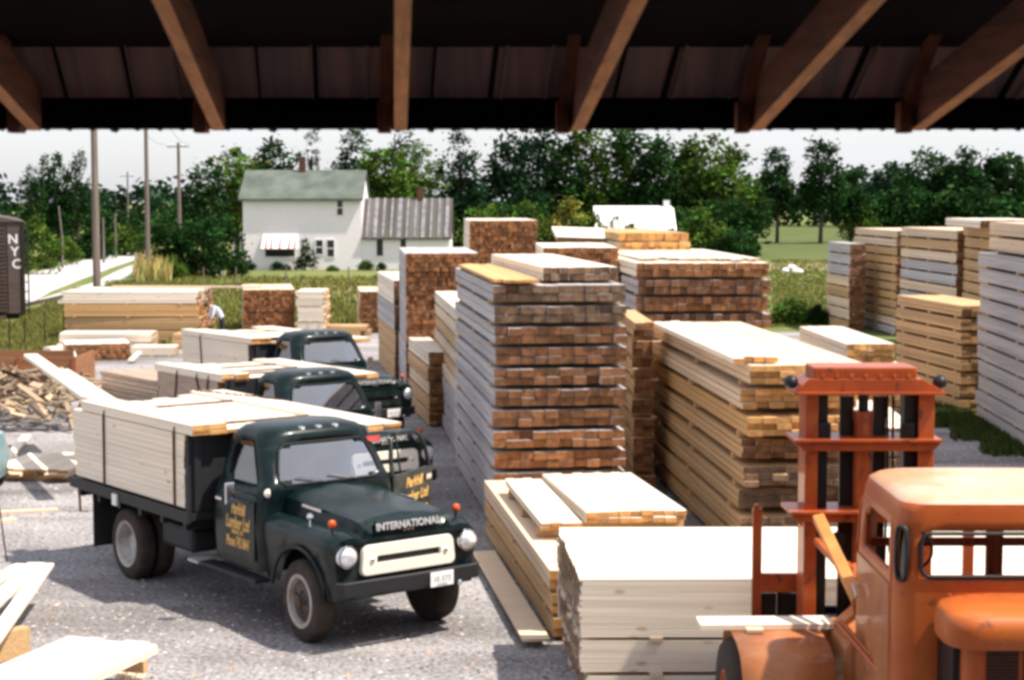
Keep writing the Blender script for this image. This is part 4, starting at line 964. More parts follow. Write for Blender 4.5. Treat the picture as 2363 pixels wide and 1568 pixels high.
# loads
def load(base, label, main, top, side, end, rr, nx, nz, straps, group='lumber loads on the green trucks', wide=1.16, zb=1.18):
    o = empty('lumber_load', base.location, YAW); o.location.z = zb; o.location += FWD * 0; tag(o, label, 'lumber load', group)
    x0, x1, H = main
    mb = bundle_mb(x1 - x0, wide * 2, H, nx, nz, rr, je=.02, tv=.04, te=.3, gp=.0025)
    # sheared so the upper rows reach a little further forward and outward
    mb.v = [(p[0] + (x0 + x1) / 2 + .10 * p[2] / H * (1 if p[0] > 0 else 0), p[1] * (.965 + .035 * p[2] / H), p[2]) for p in mb.v]
    mb.build('boards', [M[side], M[end]], o, norm=False)
    tb = MB(); n = top[0]
    for i in range(n):
        y0 = -wide + i * 2 * wide / n; y1 = y0 + 2 * wide / n - .006; f = i / (n - 1)
        xe = top[1] + (top[2] - top[1]) * f + rr.uniform(-.1, .1); xs = x0 + rr.uniform(-.25, .3)
        zz = H + .004 + rr.uniform(0, .008)
        t = 1 + rr.uniform(-.05, .05)
        nl_ = top[3] if i < 2 else (1 if i < n - 2 else 2)
        xe = (top[1] if i < n - 2 else top[2]) + rr.uniform(-.08, .06)
        for q in range(nl_):
            z0 = zz + q * .042; e = 1 + rr.uniform(-.2, .2); xe2 = xe - rr.uniform(0, .06)
            vs = [(xs, y0, z0), (xe2, y0, z0), (xe2, y1, z0), (xs, y1, z0), (xs, y0, z0 + .04), (xe2, y0, z0 + .04), (xe2, y1, z0 + .04), (xs, y1, z0 + .04)]
            tb.add(vs, [(0, 3, 2, 1), (4, 5, 6, 7), (0, 1, 5, 4), (2, 3, 7, 6)], 0, (t, t, t)); tb.add(vs, [(1, 2, 6, 5), (3, 0, 4, 7)], 1, (e, e, e))
    tb.build('top_boards', [M['fresh'], M['end_yel']], o, norm=False)
    HH = H + .012 + .042
    for xs, dx in straps:
        c = MB(); c.tube([(xs + dx, -wide * .97, -.14), (xs, -wide - .014, H + .0), (xs, -wide - .004, HH + .012), (xs, wide, HH + .012), (xs, wide + .01, H), (xs + dx, wide * .97, -.14)], .016, 6); c.build('chain', M['rust'], o)
    return o
rl = random.Random(21)
L1 = load(TR1, 'white board load chained down on the nearest truck', (-5.42, -2.25, .90), (10, -1.94, -.90, 3), 'fresh', 'end_tan', rl, 9, 13, [(-4.4, -.12), (-2.40, -.1)])
mb = MB()
for k in range(26):
    x = -4.15 + k * .062; y = .05 + .36 * k / 25; c = Vector((x + R.uniform(-.02, .02), y + R.uniform(-.02, .02), 1.175)); mb.tube([c, c + Vector((.05, .02, 0))], .014, 5)
mb.build('loose_chain', M['rust'], L1)
L2 = load(TR2, 'brown weathered load on the second truck with crossed chains', (-4.35, -2.3, .80), (10, -1.98, -1.1, 3), 'taupe', 'end_red', rl, 10, 16, [(-3.6, -.25), (-2.9, .35), (-2.5, -.3)])
L3 = load(TR3, 'cream smooth load on the farthest truck', (-5.1, -2.2, .72), (10, -1.9, -1.0, 3), 'fresh', 'end_tan', rl, 10, 10, [(-4.2, 0)])
# long boards sticking out behind truck 2's load
pc = TR2.location + FWD * -5.55 + LEFT * -.55
bundle(2.3, 1.15, .62, 1.18, pc.x, pc.y, YAW, 6, 8, 'taupe', 'end_red', 'lower brown pack reaching back beyond the second truck load', None, rl, spacer=0)
mb = MB(); q = Vector((-.93, .62, .87)); mb.add([q, q + Vector((.0, .20, 0)), q + Vector((.03, .19, -.07)), q + Vector((.03, .02, -.06))], [(0, 1, 2, 3)]); mb.build('warning_flag', M['flag'], L1, solid=.006)

# ------------------------------------------------------------------ forklift (boards and mast placed in world metres)
FL = empty('forklift', (3.69, 13.3, 0)); tag(FL, 'orange forklift with tall mast and rounded cab at the lower right', 'forklift')
def X_(px, py, y): p = at_y(px, py, y); return p.x, p.z
def pbox(mb, x0, y0, x1, y1, yn, yf, mi=0):
    a = at_y(x0, y0, yn); b = at_y(x1, y1, yn); mb.box(a.x, b.x, yn, yf, b.z, a.z, mi)
def FP(name, mb, m, par=None, **k):
    if par is None: return mb.build(name, M[m], FL, local=False, **k)
    o = mb.build(name, M[m], None, **k)
    for v in o.data.vertices: v.co -= FL.location
    o.parent = par; return o
mast = MB()
Y0 = 15.12
for a, b in ((1860, 1881), (2121, 2146)):
    pbox(mast, a, 908, b, 1500, Y0, Y0 + .02)
    pa = at_y(a, 908, Y0); pb_ = at_y(b, 1500, Y0)
    left = a < 2000
    mast.box(pa.x if left else pb_.x - .02, pa.x + .02 if left else pb_.x, Y0 + .021, Y0 + .34, .25, pa.z)
    mast.box(pa.x if left else pb_.x - .10, pa.x + .10 if left else pb_.x, Y0 + .341, Y0 + .36, .25, pa.z)
mm = FP('mast', mast, 'mastred', bevel=.006)
mb = MB(); pbox(mb, 1878, 847, 2117, 876, Y0 - .05, Y0 + .40)
FP('crosshead', mb, 'mastred', bevel=.015)
mb = MB(); q = [X_(1866, 874, Y0 - .07), X_(2128, 874, Y0 - .07), X_(2181, 903, Y0 - .07), X_(1838, 903, Y0 - .07)]
mb.prism([tuple(v) for v in q], Y0 - .07, Y0 + .45, 'y'); pbox(mb, 1836, 904, 2183, 911, Y0 - .10, Y0 + .48); fp = FP('crosshead_skirt', mb, 'mastred', bevel=.005)
for k in range(7):
    mb = MB(); c = at_y(1900 + k * 33, 866, Y0 - .06); mb.lathe([(.018, -.012), (.018, .004), (.002, .004)], c, 'y', 8)
    FP('bolt', mb, 'lift', fp)
for py, hgt, e0, e1 in ((1014, 26, 1832, 2176), (1180, 24, 1822, 2166)):
    mb = MB(); pbox(mb, e0, py, e1, py + 7, Y0 - .10, Y0 + .40); pbox(mb, e0 + 30, py + 7.3, e1 - 30, py + hgt, Y0 - .06, Y0 - .03)
    for s0, s1 in ((e0 + 3, e0 + 30), (e1 - 3, e1 - 30)):
        t_ = [X_(s0, py + 7.3, Y0 - .05), X_(s1, py + 7.3, Y0 - .05), X_(s1, py + 34, Y0 - .05)]; mb.prism(t_, Y0 - .055, Y0 - .02, 'y')
    FP('mast_crossbar', mb, 'mastred', bevel=.004)
for a, b in ((1885, 1903), (2088, 2117)):
    mb = MB(); pbox(mb, a, 912, b, 1490, Y0 + .10, Y0 + .28); FP('inner_rail', mb, 'grease', bevel=.005)
for a, b in ((1940, 1962), (2016, 2035)):
    mb = MB(); pbox(mb, a, 914, b, 1490, Y0 + .20, Y0 + .25); FP('lift_chain', mb, 'grease')
c0 = at_y(1992, 952, Y0 + .14); c1 = at_y(1992, 1490, Y0 + .14)
mb = MB(); mb.tube([(c0.x, c0.y, .4), (c0.x, c0.y, c0.z)], .083, 20); mb.tube([(c0.x, c0.y, c0.z - .05), (c0.x, c0.y, c0.z + .02)], .095, 20); cy = FP('lift_cylinder', mb, 'mastred', smooth=40)
mb = MB(); mb.tube([(c0.x, c0.y, c0.z), (c0.x, c0.y, at_y(1992, 905, Y0).z)], .045, 14); FP('piston_rod', mb, 'grease', cy, smooth=40)
mb = MB()
for px in (2048, 2061): 
    a = at_y(px, 912, Y0 + .15); mb.tube([(a.x, a.y, a.z), (a.x + .01, a.y, 2.2), (a.x - .01, a.y, 1.2)], .012, 6)
FP('hydraulic_hose', mb, 'grease', smooth=60)
for px in (1904, 2098):
    for py in (958, 1000):
        pass
    mb = MB(); pbox(mb, px - 16, 975, px + 14, 1010, Y0 + .02, Y0 + .12); FP('roller_block', mb, 'grease', bevel=.01)
for px in (1826, 2169):
    c = at_y(px, 881, Y0 + .05); mb = MB(); mb.lathe([(.002, -.07), (.035, -.065), (.058, -.03), (.064, .015), (.055, .02)], c, 'y', 20); lo = FP('work_lamp', mb, 'grease', smooth=50)
    mb = MB(); mb.lathe([(.055, .02), (.03, .03), (.002, .034)], c, 'y', 20); FP('lens', mb, 'lens', lo, smooth=50)
    mb = MB(); s_ = 1 if px < 2000 else -1; mb.bar(c + Vector((s_ * .055, 0, -.02)), c + Vector((s_ * .14, 0, -.03)), .02); FP('stalk', mb, 'lift', lo)
# carriage + forks
mb = MB(); pbox(mb, 1738, 1172, 1756, 1450, 15.66, 15.72); 
q = [X_(1740, 1172, 15.66), X_(1754, 1172, 15.66), X_(1751, 1163, 15.66), X_(1743, 1163, 15.66)]; mb.prism(q, 15.66, 15.72, 'y')
pbox(mb, 1756.5, 1323, 1840, 1366, 15.64, 15.70); pbox(mb, 2226, 1172, 2244, 1450, 15.66, 15.72); pbox(mb, 1858, 1400, 2225, 1440, 15.64, 15.70)
ca = FP('carriage', mb, 'mastred', bevel=.006)
mb = MB(); pbox(mb, 1757, 1368, 1790, 1500, 15.72, 15.76); pbox(mb, 1805, 1368, 1850, 1500, 15.72, 15.76); pbox(mb, 1876, 1398, 2150, 1520, 15.50, 15.55); FP('carriage_plate', mb, 'grease', ca)
for x in (2.45, 3.55):
    mb = MB(); mb.box(x, x + .12, 15.77, 15.81, .50, 1.3); mb.box(x, x + .12, 15.81, 17.0, .425, .455); FP('fork', mb, 'grease', bevel=.004)
c = at_y(1935, 1240, Y0 + .1); mb = MB(); mb.lathe([(.002, -.03), (.055, -.03), (.045, 0), (.055, .03), (.002, .03)], c, 'y', 20); mb.bar(c, c + Vector((0, 0, .25)), .025); FP('pulley', mb, 'grease', smooth=40)
mb = MB(); mb.bar(at_y(1888, 1192, 14.95), at_y(1980, 1385, 13.95), .10, .07, up=(0, -1, .2)); FP('tilt_rod', mb, 'wooden_arm', bevel=.008)
mb = MB(); mb.bar(at_y(1884, 1246, 15.05), at_y(1968, 1338, 14.3), .05, .05); mb.bar(at_y(1955, 1298, 15.0), at_y(1992, 1332, 14.4), .035); FP('tilt_link', mb, 'lift')
mb = MB(); mb.bar(at_y(1904, 1466, 14.9), at_y(1978, 1404, 14.05), .07, .09); mb.bar(at_y(1972, 1300, 14.6), at_y(1968, 1410, 14.1), .03); FP('brace', mb, 'lift', bevel=.006)
# body
mb = MB(); mb.box(2.72, 4.60, 13.9, 14.85, .55, 1.27); FP('cowl', mb, 'lift_dust', bevel=.05)
mb = MB(); mb.box(2.70, 4.66, 12.0, 14.9, .42, .80); FP('chassis', mb, 'lift', bevel=.03)
mb = MB(); mb.box(2.55, 4.80, 14.2, 15.6, .52, .66); mb.box(2.75, 4.5, 14.86, 15.45, .25, 1.15); FP('axle_housing', mb, 'grease', bevel=.03)
for px0, py0, px1, py1, dx in ((1932, 1436, 2046, 1572, 0), (1941, 1432, 2058, 1572, .0)):
    mb = MB(); mb.tube([at_y(px0, py0, 13.95), at_y((px0 + px1) / 2 + 4, (py0 + py1) / 2 + 3, 13.4), at_y(px1, py1, 12.9)], .018, 8); FP('hand_rail', mb, 'lift', smooth=60)
# cab (local axes: +x forward, +y left)
def to_fl(v): return Vector((-v.y, v.x, v.z))
CR = [(.72, .75, -.80, .87, .15), (1.4, .75, -.80, .87, .15), (1.65, .75, -.80, .87, .15), (2.07, .75, -.80, .87, .15), (2.12, .75, -.80, .868, .15), (2.19, .75, -.80, .865, .15), (2.40, .74, -.79, .86, .16), (2.47, .73, -.785, .855, .16),
      (2.54, .72, -.78, .845, .17), (2.60, .71, -.78, .84, .18), (2.665, .69, -.77, .82, .20), (2.71, .63, -.71, .76, .22), (2.735, .45, -.5, .6, .25), (2.74, .25, -.3, .4, .2)]
def cskip(i, k):
    if 2 <= i <= 6 and k < NF: return True
    if 4 <= i <= 6:
        for base in (i_left, i_right):
            kk = k - base if base == i_left else NS - 1 - (k - base)
            if 1 <= kk <= 6: return not (i == 6 and kk in (1,)) 
        if i_rear <= k < i_rear + NF: return True
        if k == i_left + NS + 1: return True
    return False
mb = MB(); vs, pf = mb.loft([[to_fl(v) for v in ring(*q)] for q in CR], True, cap0=True, cap1=True, skip=cskip)
cabo = mb.build('cab', [M['lift'], M['faded']], FL, smooth=40, solid=.035)
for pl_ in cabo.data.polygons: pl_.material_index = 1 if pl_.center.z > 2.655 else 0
qg = [f for i, k, f in pf if k == i_left + NS + 1]
used = sorted({v for f in qg for v in f}); mp = {v: j for j, v in enumerate(used)}
g_ = MB(); g_.add([vs[v] * .997 + Vector((0, 0, vs[v].z * .003)) for v in used], [tuple(mp[v] for v in f) for f in qg]); g_.build('quarter_window', M['darkglass'], cabo, smooth=60)
mb = MB()  # rear window seal
yb = -.80 - .004; hx = .70; z0, z1, r_ = 2.135, 2.455, .07
pts = []
for cx, cz, a0 in ((hx - r_, z1 - r_, 0), (-hx + r_, z1 - r_, 90), (-hx + r_, z0 + r_, 180), (hx - r_, z0 + r_, 270)):
    for k in range(5): a = rad(a0 + 22.5 * k); pts.append((cx + r_ * math.cos(a), yb, cz + r_ * math.sin(a)))
mb.tube(pts + [pts[0]], .016, 6, cap=False); mb.build('rear_window_seal', M['black'], cabo, smooth=60)
mb = MB()
for k in range(20): pass
pts = [(-.83, -.70), (-.80, -.735)]
seal = []
ctr = Vector((-.832, -.752, 2.30)); dirv = Vector((.707, -.707, 0))
for k in range(25):
    a = 2 * math.pi * k / 24; sp = math.copysign(abs(math.cos(a)) ** .5, math.cos(a)); seal.append(ctr + dirv * .048 * sp + Vector((0, 0, .20 * math.copysign(abs(math.sin(a)) ** .75, math.sin(a)))))
mb.tube(seal, .016, 6, cap=False); mb.build('quarter_window_seal', M['black'], cabo, smooth=60)
mb = MB(); mb.box(-.885, -.872, -.58, .62, .80, 2.03); dr = mb.build('door', M['lift_dust'], cabo, bevel=.006)
mb = MB(); mb.tube([(-.885, .50, 1.78), (-.93, .50, 1.78)], .012, 8); mb.bar((-.93, .50, 1.79), (-.93, .36, 1.72), .03, .02); mb.build('door_handle', M['chrome'], dr, bevel=.006)
mb = MB(); mb.tube([(-.868, -.60, .82), (-.868, -.60, 2.10), (-.855, -.58, 2.44), (-.84, -.50, 2.53), (-.84, .50, 2.53), (-.855, .62, 2.44), (-.868, .66, 2.10)], .013, 6); mb.build('door_frame', M['lift'], cabo, smooth=60)
mb = MB(); mb.box(-.80, .80, .715, .745, 2.055, 2.125); mb.build('window_bar', M['post'], cabo)
mb = MB(); mb.box(.20, .33, .70, .76, 1.60, 2.50); mb.build('windshield_post', M['post'], cabo)
mb = MB(); c = Vector((-.52, .30, 2.12)); pts = [c + Vector((math.cos(a) * .17, .07 * math.sin(a), .15 * math.sin(a))) for a in [k * math.pi / 12 for k in range(25)]]
mb.tube(pts, .013, 6, cap=False); mb.tube([c, c + Vector((0, .3, -.3))], .02, 6)
for a in (0.3, 2.4, 4.5): mb.tube([c, c + Vector((math.cos(a) * .17, .07 * math.sin(a), .15 * math.sin(a)))], .009, 5)
mb.build('steering_wheel', M['grease'], cabo, smooth=60)
mb = MB(); mb.box(-.35, .25, -.45, -.05, 1.25, 1.55); mb.box(-.35, .25, -.55, -.45, 1.3, 1.75); mb.build('seat', M['seat'], cabo, bevel=.04)
mb = MB(); mb.box(-.60, -.54, -.812, -.80, 1.22, 1.27); mb.build('socket', M['grease'], cabo)
# hood
HR = [(1.76, -.81, -1.46, .63, .20), (1.80, -.81, -1.48, .645, .20), (1.90, -.81, -1.48, .645, .20), (1.965, -.81, -1.46, .635, .20), (1.998, -.81, -1.41, .60, .20), (2.01, -.81, -1.28, .50, .22), (2.015, -.82, -1.1, .3, .1)]
mb = MB(); mb.loft([[to_fl(v) for v in ring(*q)] for q in HR], True, cap0=True, cap1=True); hood = mb.build('hood', M['lift'], FL, smooth=50)
for k in range(5):
    mb = MB(); mb.lathe([(.016, 2.0), (.016, 2.018), (.002, 2.02)], (-.50 + k * .12, -.85, 0), 'z', 8); mb.build('bolt', M['lift'], hood)
mb = MB(); mb.box(-.57, .57, -1.26, -.82, .75, 1.80); mb.build('radiator', M['grease'], FL)
LR = [(.55, -1.02, -1.40, .52, .10), (1.2, -1.02, -1.40, .52, .10), (1.79, -1.02, -1.40, .52, .10)]
mb = MB(); mb.loft([[to_fl(v) for v in ring(*q)] for q in LR], True, cap0=True, cap1=True); rp_ = mb.build('rear_panel', M['lift'], FL, smooth=40)
mb = MB()
for c_ in (-.26, .0, .26):
    for k in range(20): z = 1.24 + k * .026; mb.box(c_ - .115, c_ + .115, -1.412, -1.404, z, z + .014)
mb.build('louvre', M['grease'], rp_)
mb = MB(); mb.box(-.80, .80, -1.5, -.9, .30, .95); mb.build('counterweight', M['lift'], FL, bevel=.08)
# fenders + wheels
def lift_wheel(x, y, r, w, sd):
    o = MB(); h = w / 2; o.lathe([(r * .5, -h * .9), (r * .6, -h), (r * .88, -h), (r * .98, -h * .7), (r, -h * .3), (r, h * .3), (r * .98, h * .7), (r * .88, h), (r * .6, h), (r * .5, h * .9)], (0, 0, 0), 'x', 36, caps=(sd > 0, sd < 0))
    wh = o.build('wheel', M['tyre'], FL, smooth=50); wh.location = Vector((x, y, r)) - Vector((3.69, 13.3, 0))
    k = MB(); k.lathe([(r * .54, sd * h * .92), (r * .5, sd * h * .95), (r * .42, sd * h * .6), (r * .2, sd * h * .5), (r * .18, sd * h * .8), (.002, sd * h * .8)], (0, 0, 0), 'x', 28, caps=(False, False)); k.build('rim', M['lift'], wh, smooth=30)
lift_wheel(1.96, 14.45, .59, .34, -1); lift_wheel(5.42, 14.45, .59, .34, 1); lift_wheel(2.95, 12.35, .42, .26, -1); lift_wheel(4.43, 12.35, .42, .26, 1)
for x0, x1 in ((1.86, 2.62), (4.76, 5.52)):
    mb = MB(); prof = [(15.12, .85), (15.0, 1.10), (14.8, 1.215), (14.5, 1.235), (14.1, 1.235), (13.85, 1.18), (13.68, 1.02), (13.60, .78)]
    secs = [[Vector((x, y, z)) for y, z in prof] for x in (x0, x1)]
    mb.loft(secs, closed=False); o = mb.build('fender', M['lift_dust'], FL, local=False, smooth=40, solid=.02)
pk = board((1.60, 14.62, 1.262), (2.74, 14.66, 1.262), .30, .045, 'fresh', 'white plank lying across the forklift fender', group=None)
c_ = board((1.98, 14.40, 1.26), (2.12, 14.40, 1.26), .10, .03, 'pale', 'tiny board offcut on the forklift fender', group=None)

# ------------------------------------------------------------------ shed over the camera
SHD = empty('lumber_shed', (0, 0, 0)); tag(SHD, 'open shed roof with orange rafters overhead across the top', 'shed')
EY = 6.1; D_ = Vector((.07, -1, .188)); VPR = 3500
xs_ = [82, 505, 924, 1331, 1742, 2112]
step = 0.617
bases = [at_y(x, 303, EY).x for x in xs_]
full = [bases[0] - step * k for k in range(6, 0, -1)] + bases + [bases[-1] + step * k for k in range(1, 7)]
ez = at_y(1181, 303, EY).z
for i, bx in enumerate(full):
    mb = MB(); a = Vector((bx, EY, ez + .075)); b = a + D_ * 14
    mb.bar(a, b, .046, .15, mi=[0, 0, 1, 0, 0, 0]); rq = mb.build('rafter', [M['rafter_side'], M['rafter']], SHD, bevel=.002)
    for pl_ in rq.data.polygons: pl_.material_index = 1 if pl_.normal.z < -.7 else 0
    px = to_px((bx, EY, ez))[0]
    mb = MB(); x0 = bx - .052; mb.box(x0 - .022, x0 + .022, EY - .09, EY - .01, ez - .008, ez + .10); mb.build('block', M['post'], SHD, bevel=.003)
    p0 = Vector((x0, EY - .005, ez + .02)); q0 = to_px(p0); t = q0[0] + (q0[0] - 800) / VPR * 310
    p1 = at_y(t, -20, EY - .33); mb = MB(); mb.bar(p0, p1, .042, .05, up=(0, 1, 0)); mb.build('post', M['post'], SHD)
z225 = at_y(1181, 226, EY + .03).z
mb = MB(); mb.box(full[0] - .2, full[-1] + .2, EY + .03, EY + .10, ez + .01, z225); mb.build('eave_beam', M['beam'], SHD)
mb = MB()
for k in range(130):
    x = full[0] + k * (full[-1] - full[0]) / 130; mb.tube([(x, EY + .115, ez + .016), (x, EY + .14, ez + .016)], .011 if k % 7 else .017, 6)
mb.build('drip_edge', M['beam'], SHD)
pd = Vector((.06, -.66, .75)); ts = .335
a0 = Vector((full[0] - .2, EY + .04, z225 - .01)); a1 = Vector((full[-1] + .2, EY + .04, z225 - .01)); up_ = pd * ts
mb = MB(); nrm = Vector((0, .75, .66)) * .02
mb.add([a0, a1, a1 + up_, a0 + up_, a0 + nrm, a1 + nrm, a1 + up_ + nrm, a0 + up_ + nrm], [(0, 3, 2, 1), (4, 5, 6, 7), (0, 1, 5, 4), (1, 2, 6, 5), (2, 3, 7, 6), (3, 0, 4, 7)]); mb.build('panel', M['sheet'], SHD)
rx = random.Random(12)
for i in range(len(full) - 1):
    for f in (.20, .52, .56, .84):
        x = full[i] + step * f + rx.uniform(-.02, .02); p0 = Vector((x, EY + .025, z225)); mb = MB(); mb.bar(p0, p0 + pd * ts + Vector(((x + .6) * .10 * .3, 0, 0)), .008 if f != .52 else .016, .018); mb.build('panel_rib', M['rib'] if f in (.84, .56) else M['beam'], SHD)
e1 = a0 + up_
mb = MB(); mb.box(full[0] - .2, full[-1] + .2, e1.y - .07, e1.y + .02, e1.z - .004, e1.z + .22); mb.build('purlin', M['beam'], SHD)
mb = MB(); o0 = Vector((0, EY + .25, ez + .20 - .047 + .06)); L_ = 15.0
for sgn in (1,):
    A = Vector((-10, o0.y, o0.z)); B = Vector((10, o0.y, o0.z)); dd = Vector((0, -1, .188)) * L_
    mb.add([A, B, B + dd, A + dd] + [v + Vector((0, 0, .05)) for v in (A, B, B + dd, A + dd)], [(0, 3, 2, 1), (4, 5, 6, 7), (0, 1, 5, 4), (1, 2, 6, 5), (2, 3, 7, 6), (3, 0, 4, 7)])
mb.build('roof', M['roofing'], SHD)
mb = MB(); mb.box(-10, 10, -8.6, -8.5, 0, 7.9); mb.box(-10, -9.9, -8.49, 5.9, 0, 5.05); mb.box(9.9, 10, -8.49, 5.9, 0, 5.05); mb.build('wall', M['beam'], SHD)  # unseen back and side walls, added to keep the rafters dark

# ------------------------------------------------------------------ house
m_sid = mat('white_clapboard', (.86, .815, .85), .7, var=.04, scale=3, stretch=(1, 1, 1)); 
m_roofg = mat('green_shingles', (.060, .080, .068), .9, col2=(.115, .135, .12), scale=.8, bump=.4, bscale=6)
m_brick = mat('chimney_brick', (.13, .045, .03), .9, col2=(.07, .03, .025), scale=6)
m_win = mat('dark_window', (.03, .03, .035), .15)
M['galv'] = mat('pale_galvanised_strip', (.22, .225, .25), .7, var=.5, scale=2)
m_red = mat('red_stripe', (.45, .04, .05), .7)
m_gal = mat('weathered_sheet_roof', (.10, .09, .085), .8, .0, col2=(.045, .036, .03), scale=1.0, stretch=(3.5, .12, .12), detail=2)
HB = at_z(562, 622); HE = at_z(835, 622); HY = HB.y
HS = empty('white_farmhouse', (HB.x, HY, 0)); tag(HS, 'white two storey farmhouse with a green shingled roof', 'house')
hx0, hx1 = HB.x, HE.x
ze = at_y(700, 457, HY).z; zr = at_y(700, 397, HY + 3.0).z
mb = MB(); mb.box(hx0, hx1, HY, HY + 6, 0, ze); mb.prism([(HY, ze + .001), (HY + 6, ze + .001), (HY + 3, zr - .05)], hx0, hx1, 'x'); mb.build('wall', m_sid, HS, local=False)
def roof2(x0, x1, y0, y1, z0, z1, th, m_, par, ov=.35):
    mb = MB(); ym = (y0 + y1) / 2; sl = (z1 - z0) / (ym - y0)
    for sy, ye in ((1, y0 - ov), (-1, y1 + ov)):
        zb = z0 - ov * sl
        P = [Vector((x0, ye, zb)), Vector((x1, ye, zb)), Vector((x1, ym, z1)), Vector((x0, ym, z1))]
        mb.add(P + [p + Vector((0, 0, th)) for p in P], [(0, 3, 2, 1), (4, 5, 6, 7), (0, 1, 5, 4), (1, 2, 6, 5), (2, 3, 7, 6), (3, 0, 4, 7)])
    return mb.build('roof', m_, par, local=False)
rf = roof2(at_y(551, 450, HY).x, at_y(838, 450, HY).x, HY, HY + 6, ze + .02, zr, .14, m_roofg, HS)
mb = MB(); c = at_y(698, 380, HY + 3); mb.box(c.x - .22, c.x + .22, HY + 2.7, HY + 3.2, zr - .3, at_y(698, 362, HY + 3).z)
o = mb.build('chimney', m_brick, None); o.data.transform(Matrix.Translation(-Vector((HB.x, HY, 0)))); o.parent = rf
def window(x0, y0, x1, y1, par, Y, muntin=True, gm=None):
    a = at_y(x0, y0, Y); b = at_y(x1, y1, Y); mb = MB(); f = .07
    mb.box(a.x - f, b.x + f, Y - .05, Y - .002, b.z - f, b.z); mb.box(a.x - f, b.x + f, Y - .05, Y - .002, a.z, a.z + f); mb.box(a.x - f, a.x, Y - .05, Y - .002, b.z + .001, a.z - .001); mb.box(b.x, b.x + f, Y - .05, Y - .002, b.z + .001, a.z - .001)
    if muntin: mz = (a.z + b.z) / 2; mb.box(a.x + .001, b.x - .001, Y - .045, Y - .004, mz - .03, mz + .03)
    w = mb.build('window', M['white'], par, local=False)
    mb = MB(); mb.box(a.x + .001, b.x - .001, Y - .02, Y - .003, b.z + .001, a.z - .001); o = mb.build('pane', gm or m_win, None); o.data.transform(Matrix.Translation(-par.location)); o.parent = w
    return w
for q in ((778, 462, 791, 496), (729, 554, 745, 586), (755, 554, 771, 592), (612, 556, 680, 592)): window(*q, HS, HY)
# striped awning
mb = MB(); a = at_y(608, 541, HY); b = at_y(686, 574, HY - .7)
mb.add([(a.x, HY - .01, a.z), (b.x, HY - .01, a.z), (b.x + .1, HY - .75, b.z), (a.x - .1, HY - .75, b.z)], [(0, 1, 2, 3)]); aw = mb.build('awning', m_sid, HS, local=False, solid=.03)
for px in (617, 630, 666, 702 - 4, 712 - 2)[:3] + (700, 712)[:0]:
    pass
for px in (615, 627, 647, 668, 681):
    mb = MB(); x = at_y(px, 560, HY - .4).x
    P = [Vector((x - .02, HY - .05, a.z + .0)), Vector((x + .02, HY - .05, a.z + .0)), Vector((x + .07, HY - .79, b.z + .02)), Vector((x - .07, HY - .79, b.z + .02))]
    mb.add(P + [p + Vector((0, 0, .03)) for p in P], [(0, 3, 2, 1), (4, 5, 6, 7), (0, 1, 5, 4), (1, 2, 6, 5), (2, 3, 7, 6), (3, 0, 4, 7)])
    o = mb.build('stripe', m_red, None); o.data.transform(Matrix.Translation(-HS.location)); o.parent = aw
# side porch roof (left)
mb = MB(); P = [at_y(562, 536, HY + .5), at_y(536, 552, HY + .5)]
mb.add([(P[0].x, HY + .5, P[0].z), (P[1].x, HY + .5, P[1].z), (P[1].x, HY + 3.5, P[1].z), (P[0].x, HY + 3.5, P[0].z)], [(0, 1, 2, 3)]); mb.build('porch_roof', m_sid, HS, local=False, solid=.08)
mb = MB(); mb.box(P[1].x + .05, P[1].x + .17, HY + .5, HY + .62, 0, P[1].z - .05); mb.box(P[1].x + .05, P[1].x + .17, HY + 3.3, HY + 3.42, 0, P[1].z - .05); mb.build('porch_post', M['white'], HS, local=False)
# annex
AX = empty('house_annex', (hx1, HY, 0)); tag(AX, 'low white annex with a striped metal roof beside the farmhouse', 'house')
ax1 = at_z(1038, 622).x; zae = at_y(900, 545, HY).z; zar = at_y(900, 461, HY + 2.6).z
mb = MB(); mb.box(hx1 + .01, ax1, HY + .05, HY + 5.2, 0, zae); mb.prism([(HY + .05, zae + .001), (HY + 5.2, zae + .001), (HY + 2.62, zar - .05)], hx1 + .01, ax1, 'x'); mb.build('wall', m_sid, AX, local=False)
m2 = roof2(hx1 + .02, ax1 + .15, HY + .05, HY + 5.2, zae + .02, zar, .10, m_gal, AX, ov=.25)
mb = MB(); c = at_y(970, 440, HY + 2.6); mb.box(c.x - .2, c.x + .2, HY + 2.4, HY + 2.8, zar - .2, at_y(970, 432, HY + 2.6).z); o = mb.build('chimney', m_brick, None); o.data.transform(Matrix.Translation(-AX.location)); o.parent = m2
mb = MB()
for k in range(11):
    x = hx1 + .35 + k * (ax1 - hx1 - .3) / 10.5
    yy0, zz0 = HY - .2, zae + .02 - .25 * (zar - zae) / 2.6; mb.bar((x, yy0, zz0 + .14), (x, HY + 2.6, zar + .12), .16 + .1 * (k % 3 == 1), .03)
o = mb.build('seam', M['galv'], None); o.data.transform(Matrix.Translation(-AX.location)); o.parent = m2
window(869, 550, 884, 590, AX, HY + .05, muntin=False)
window(924, 552, 937, 590, AX, HY + .05)
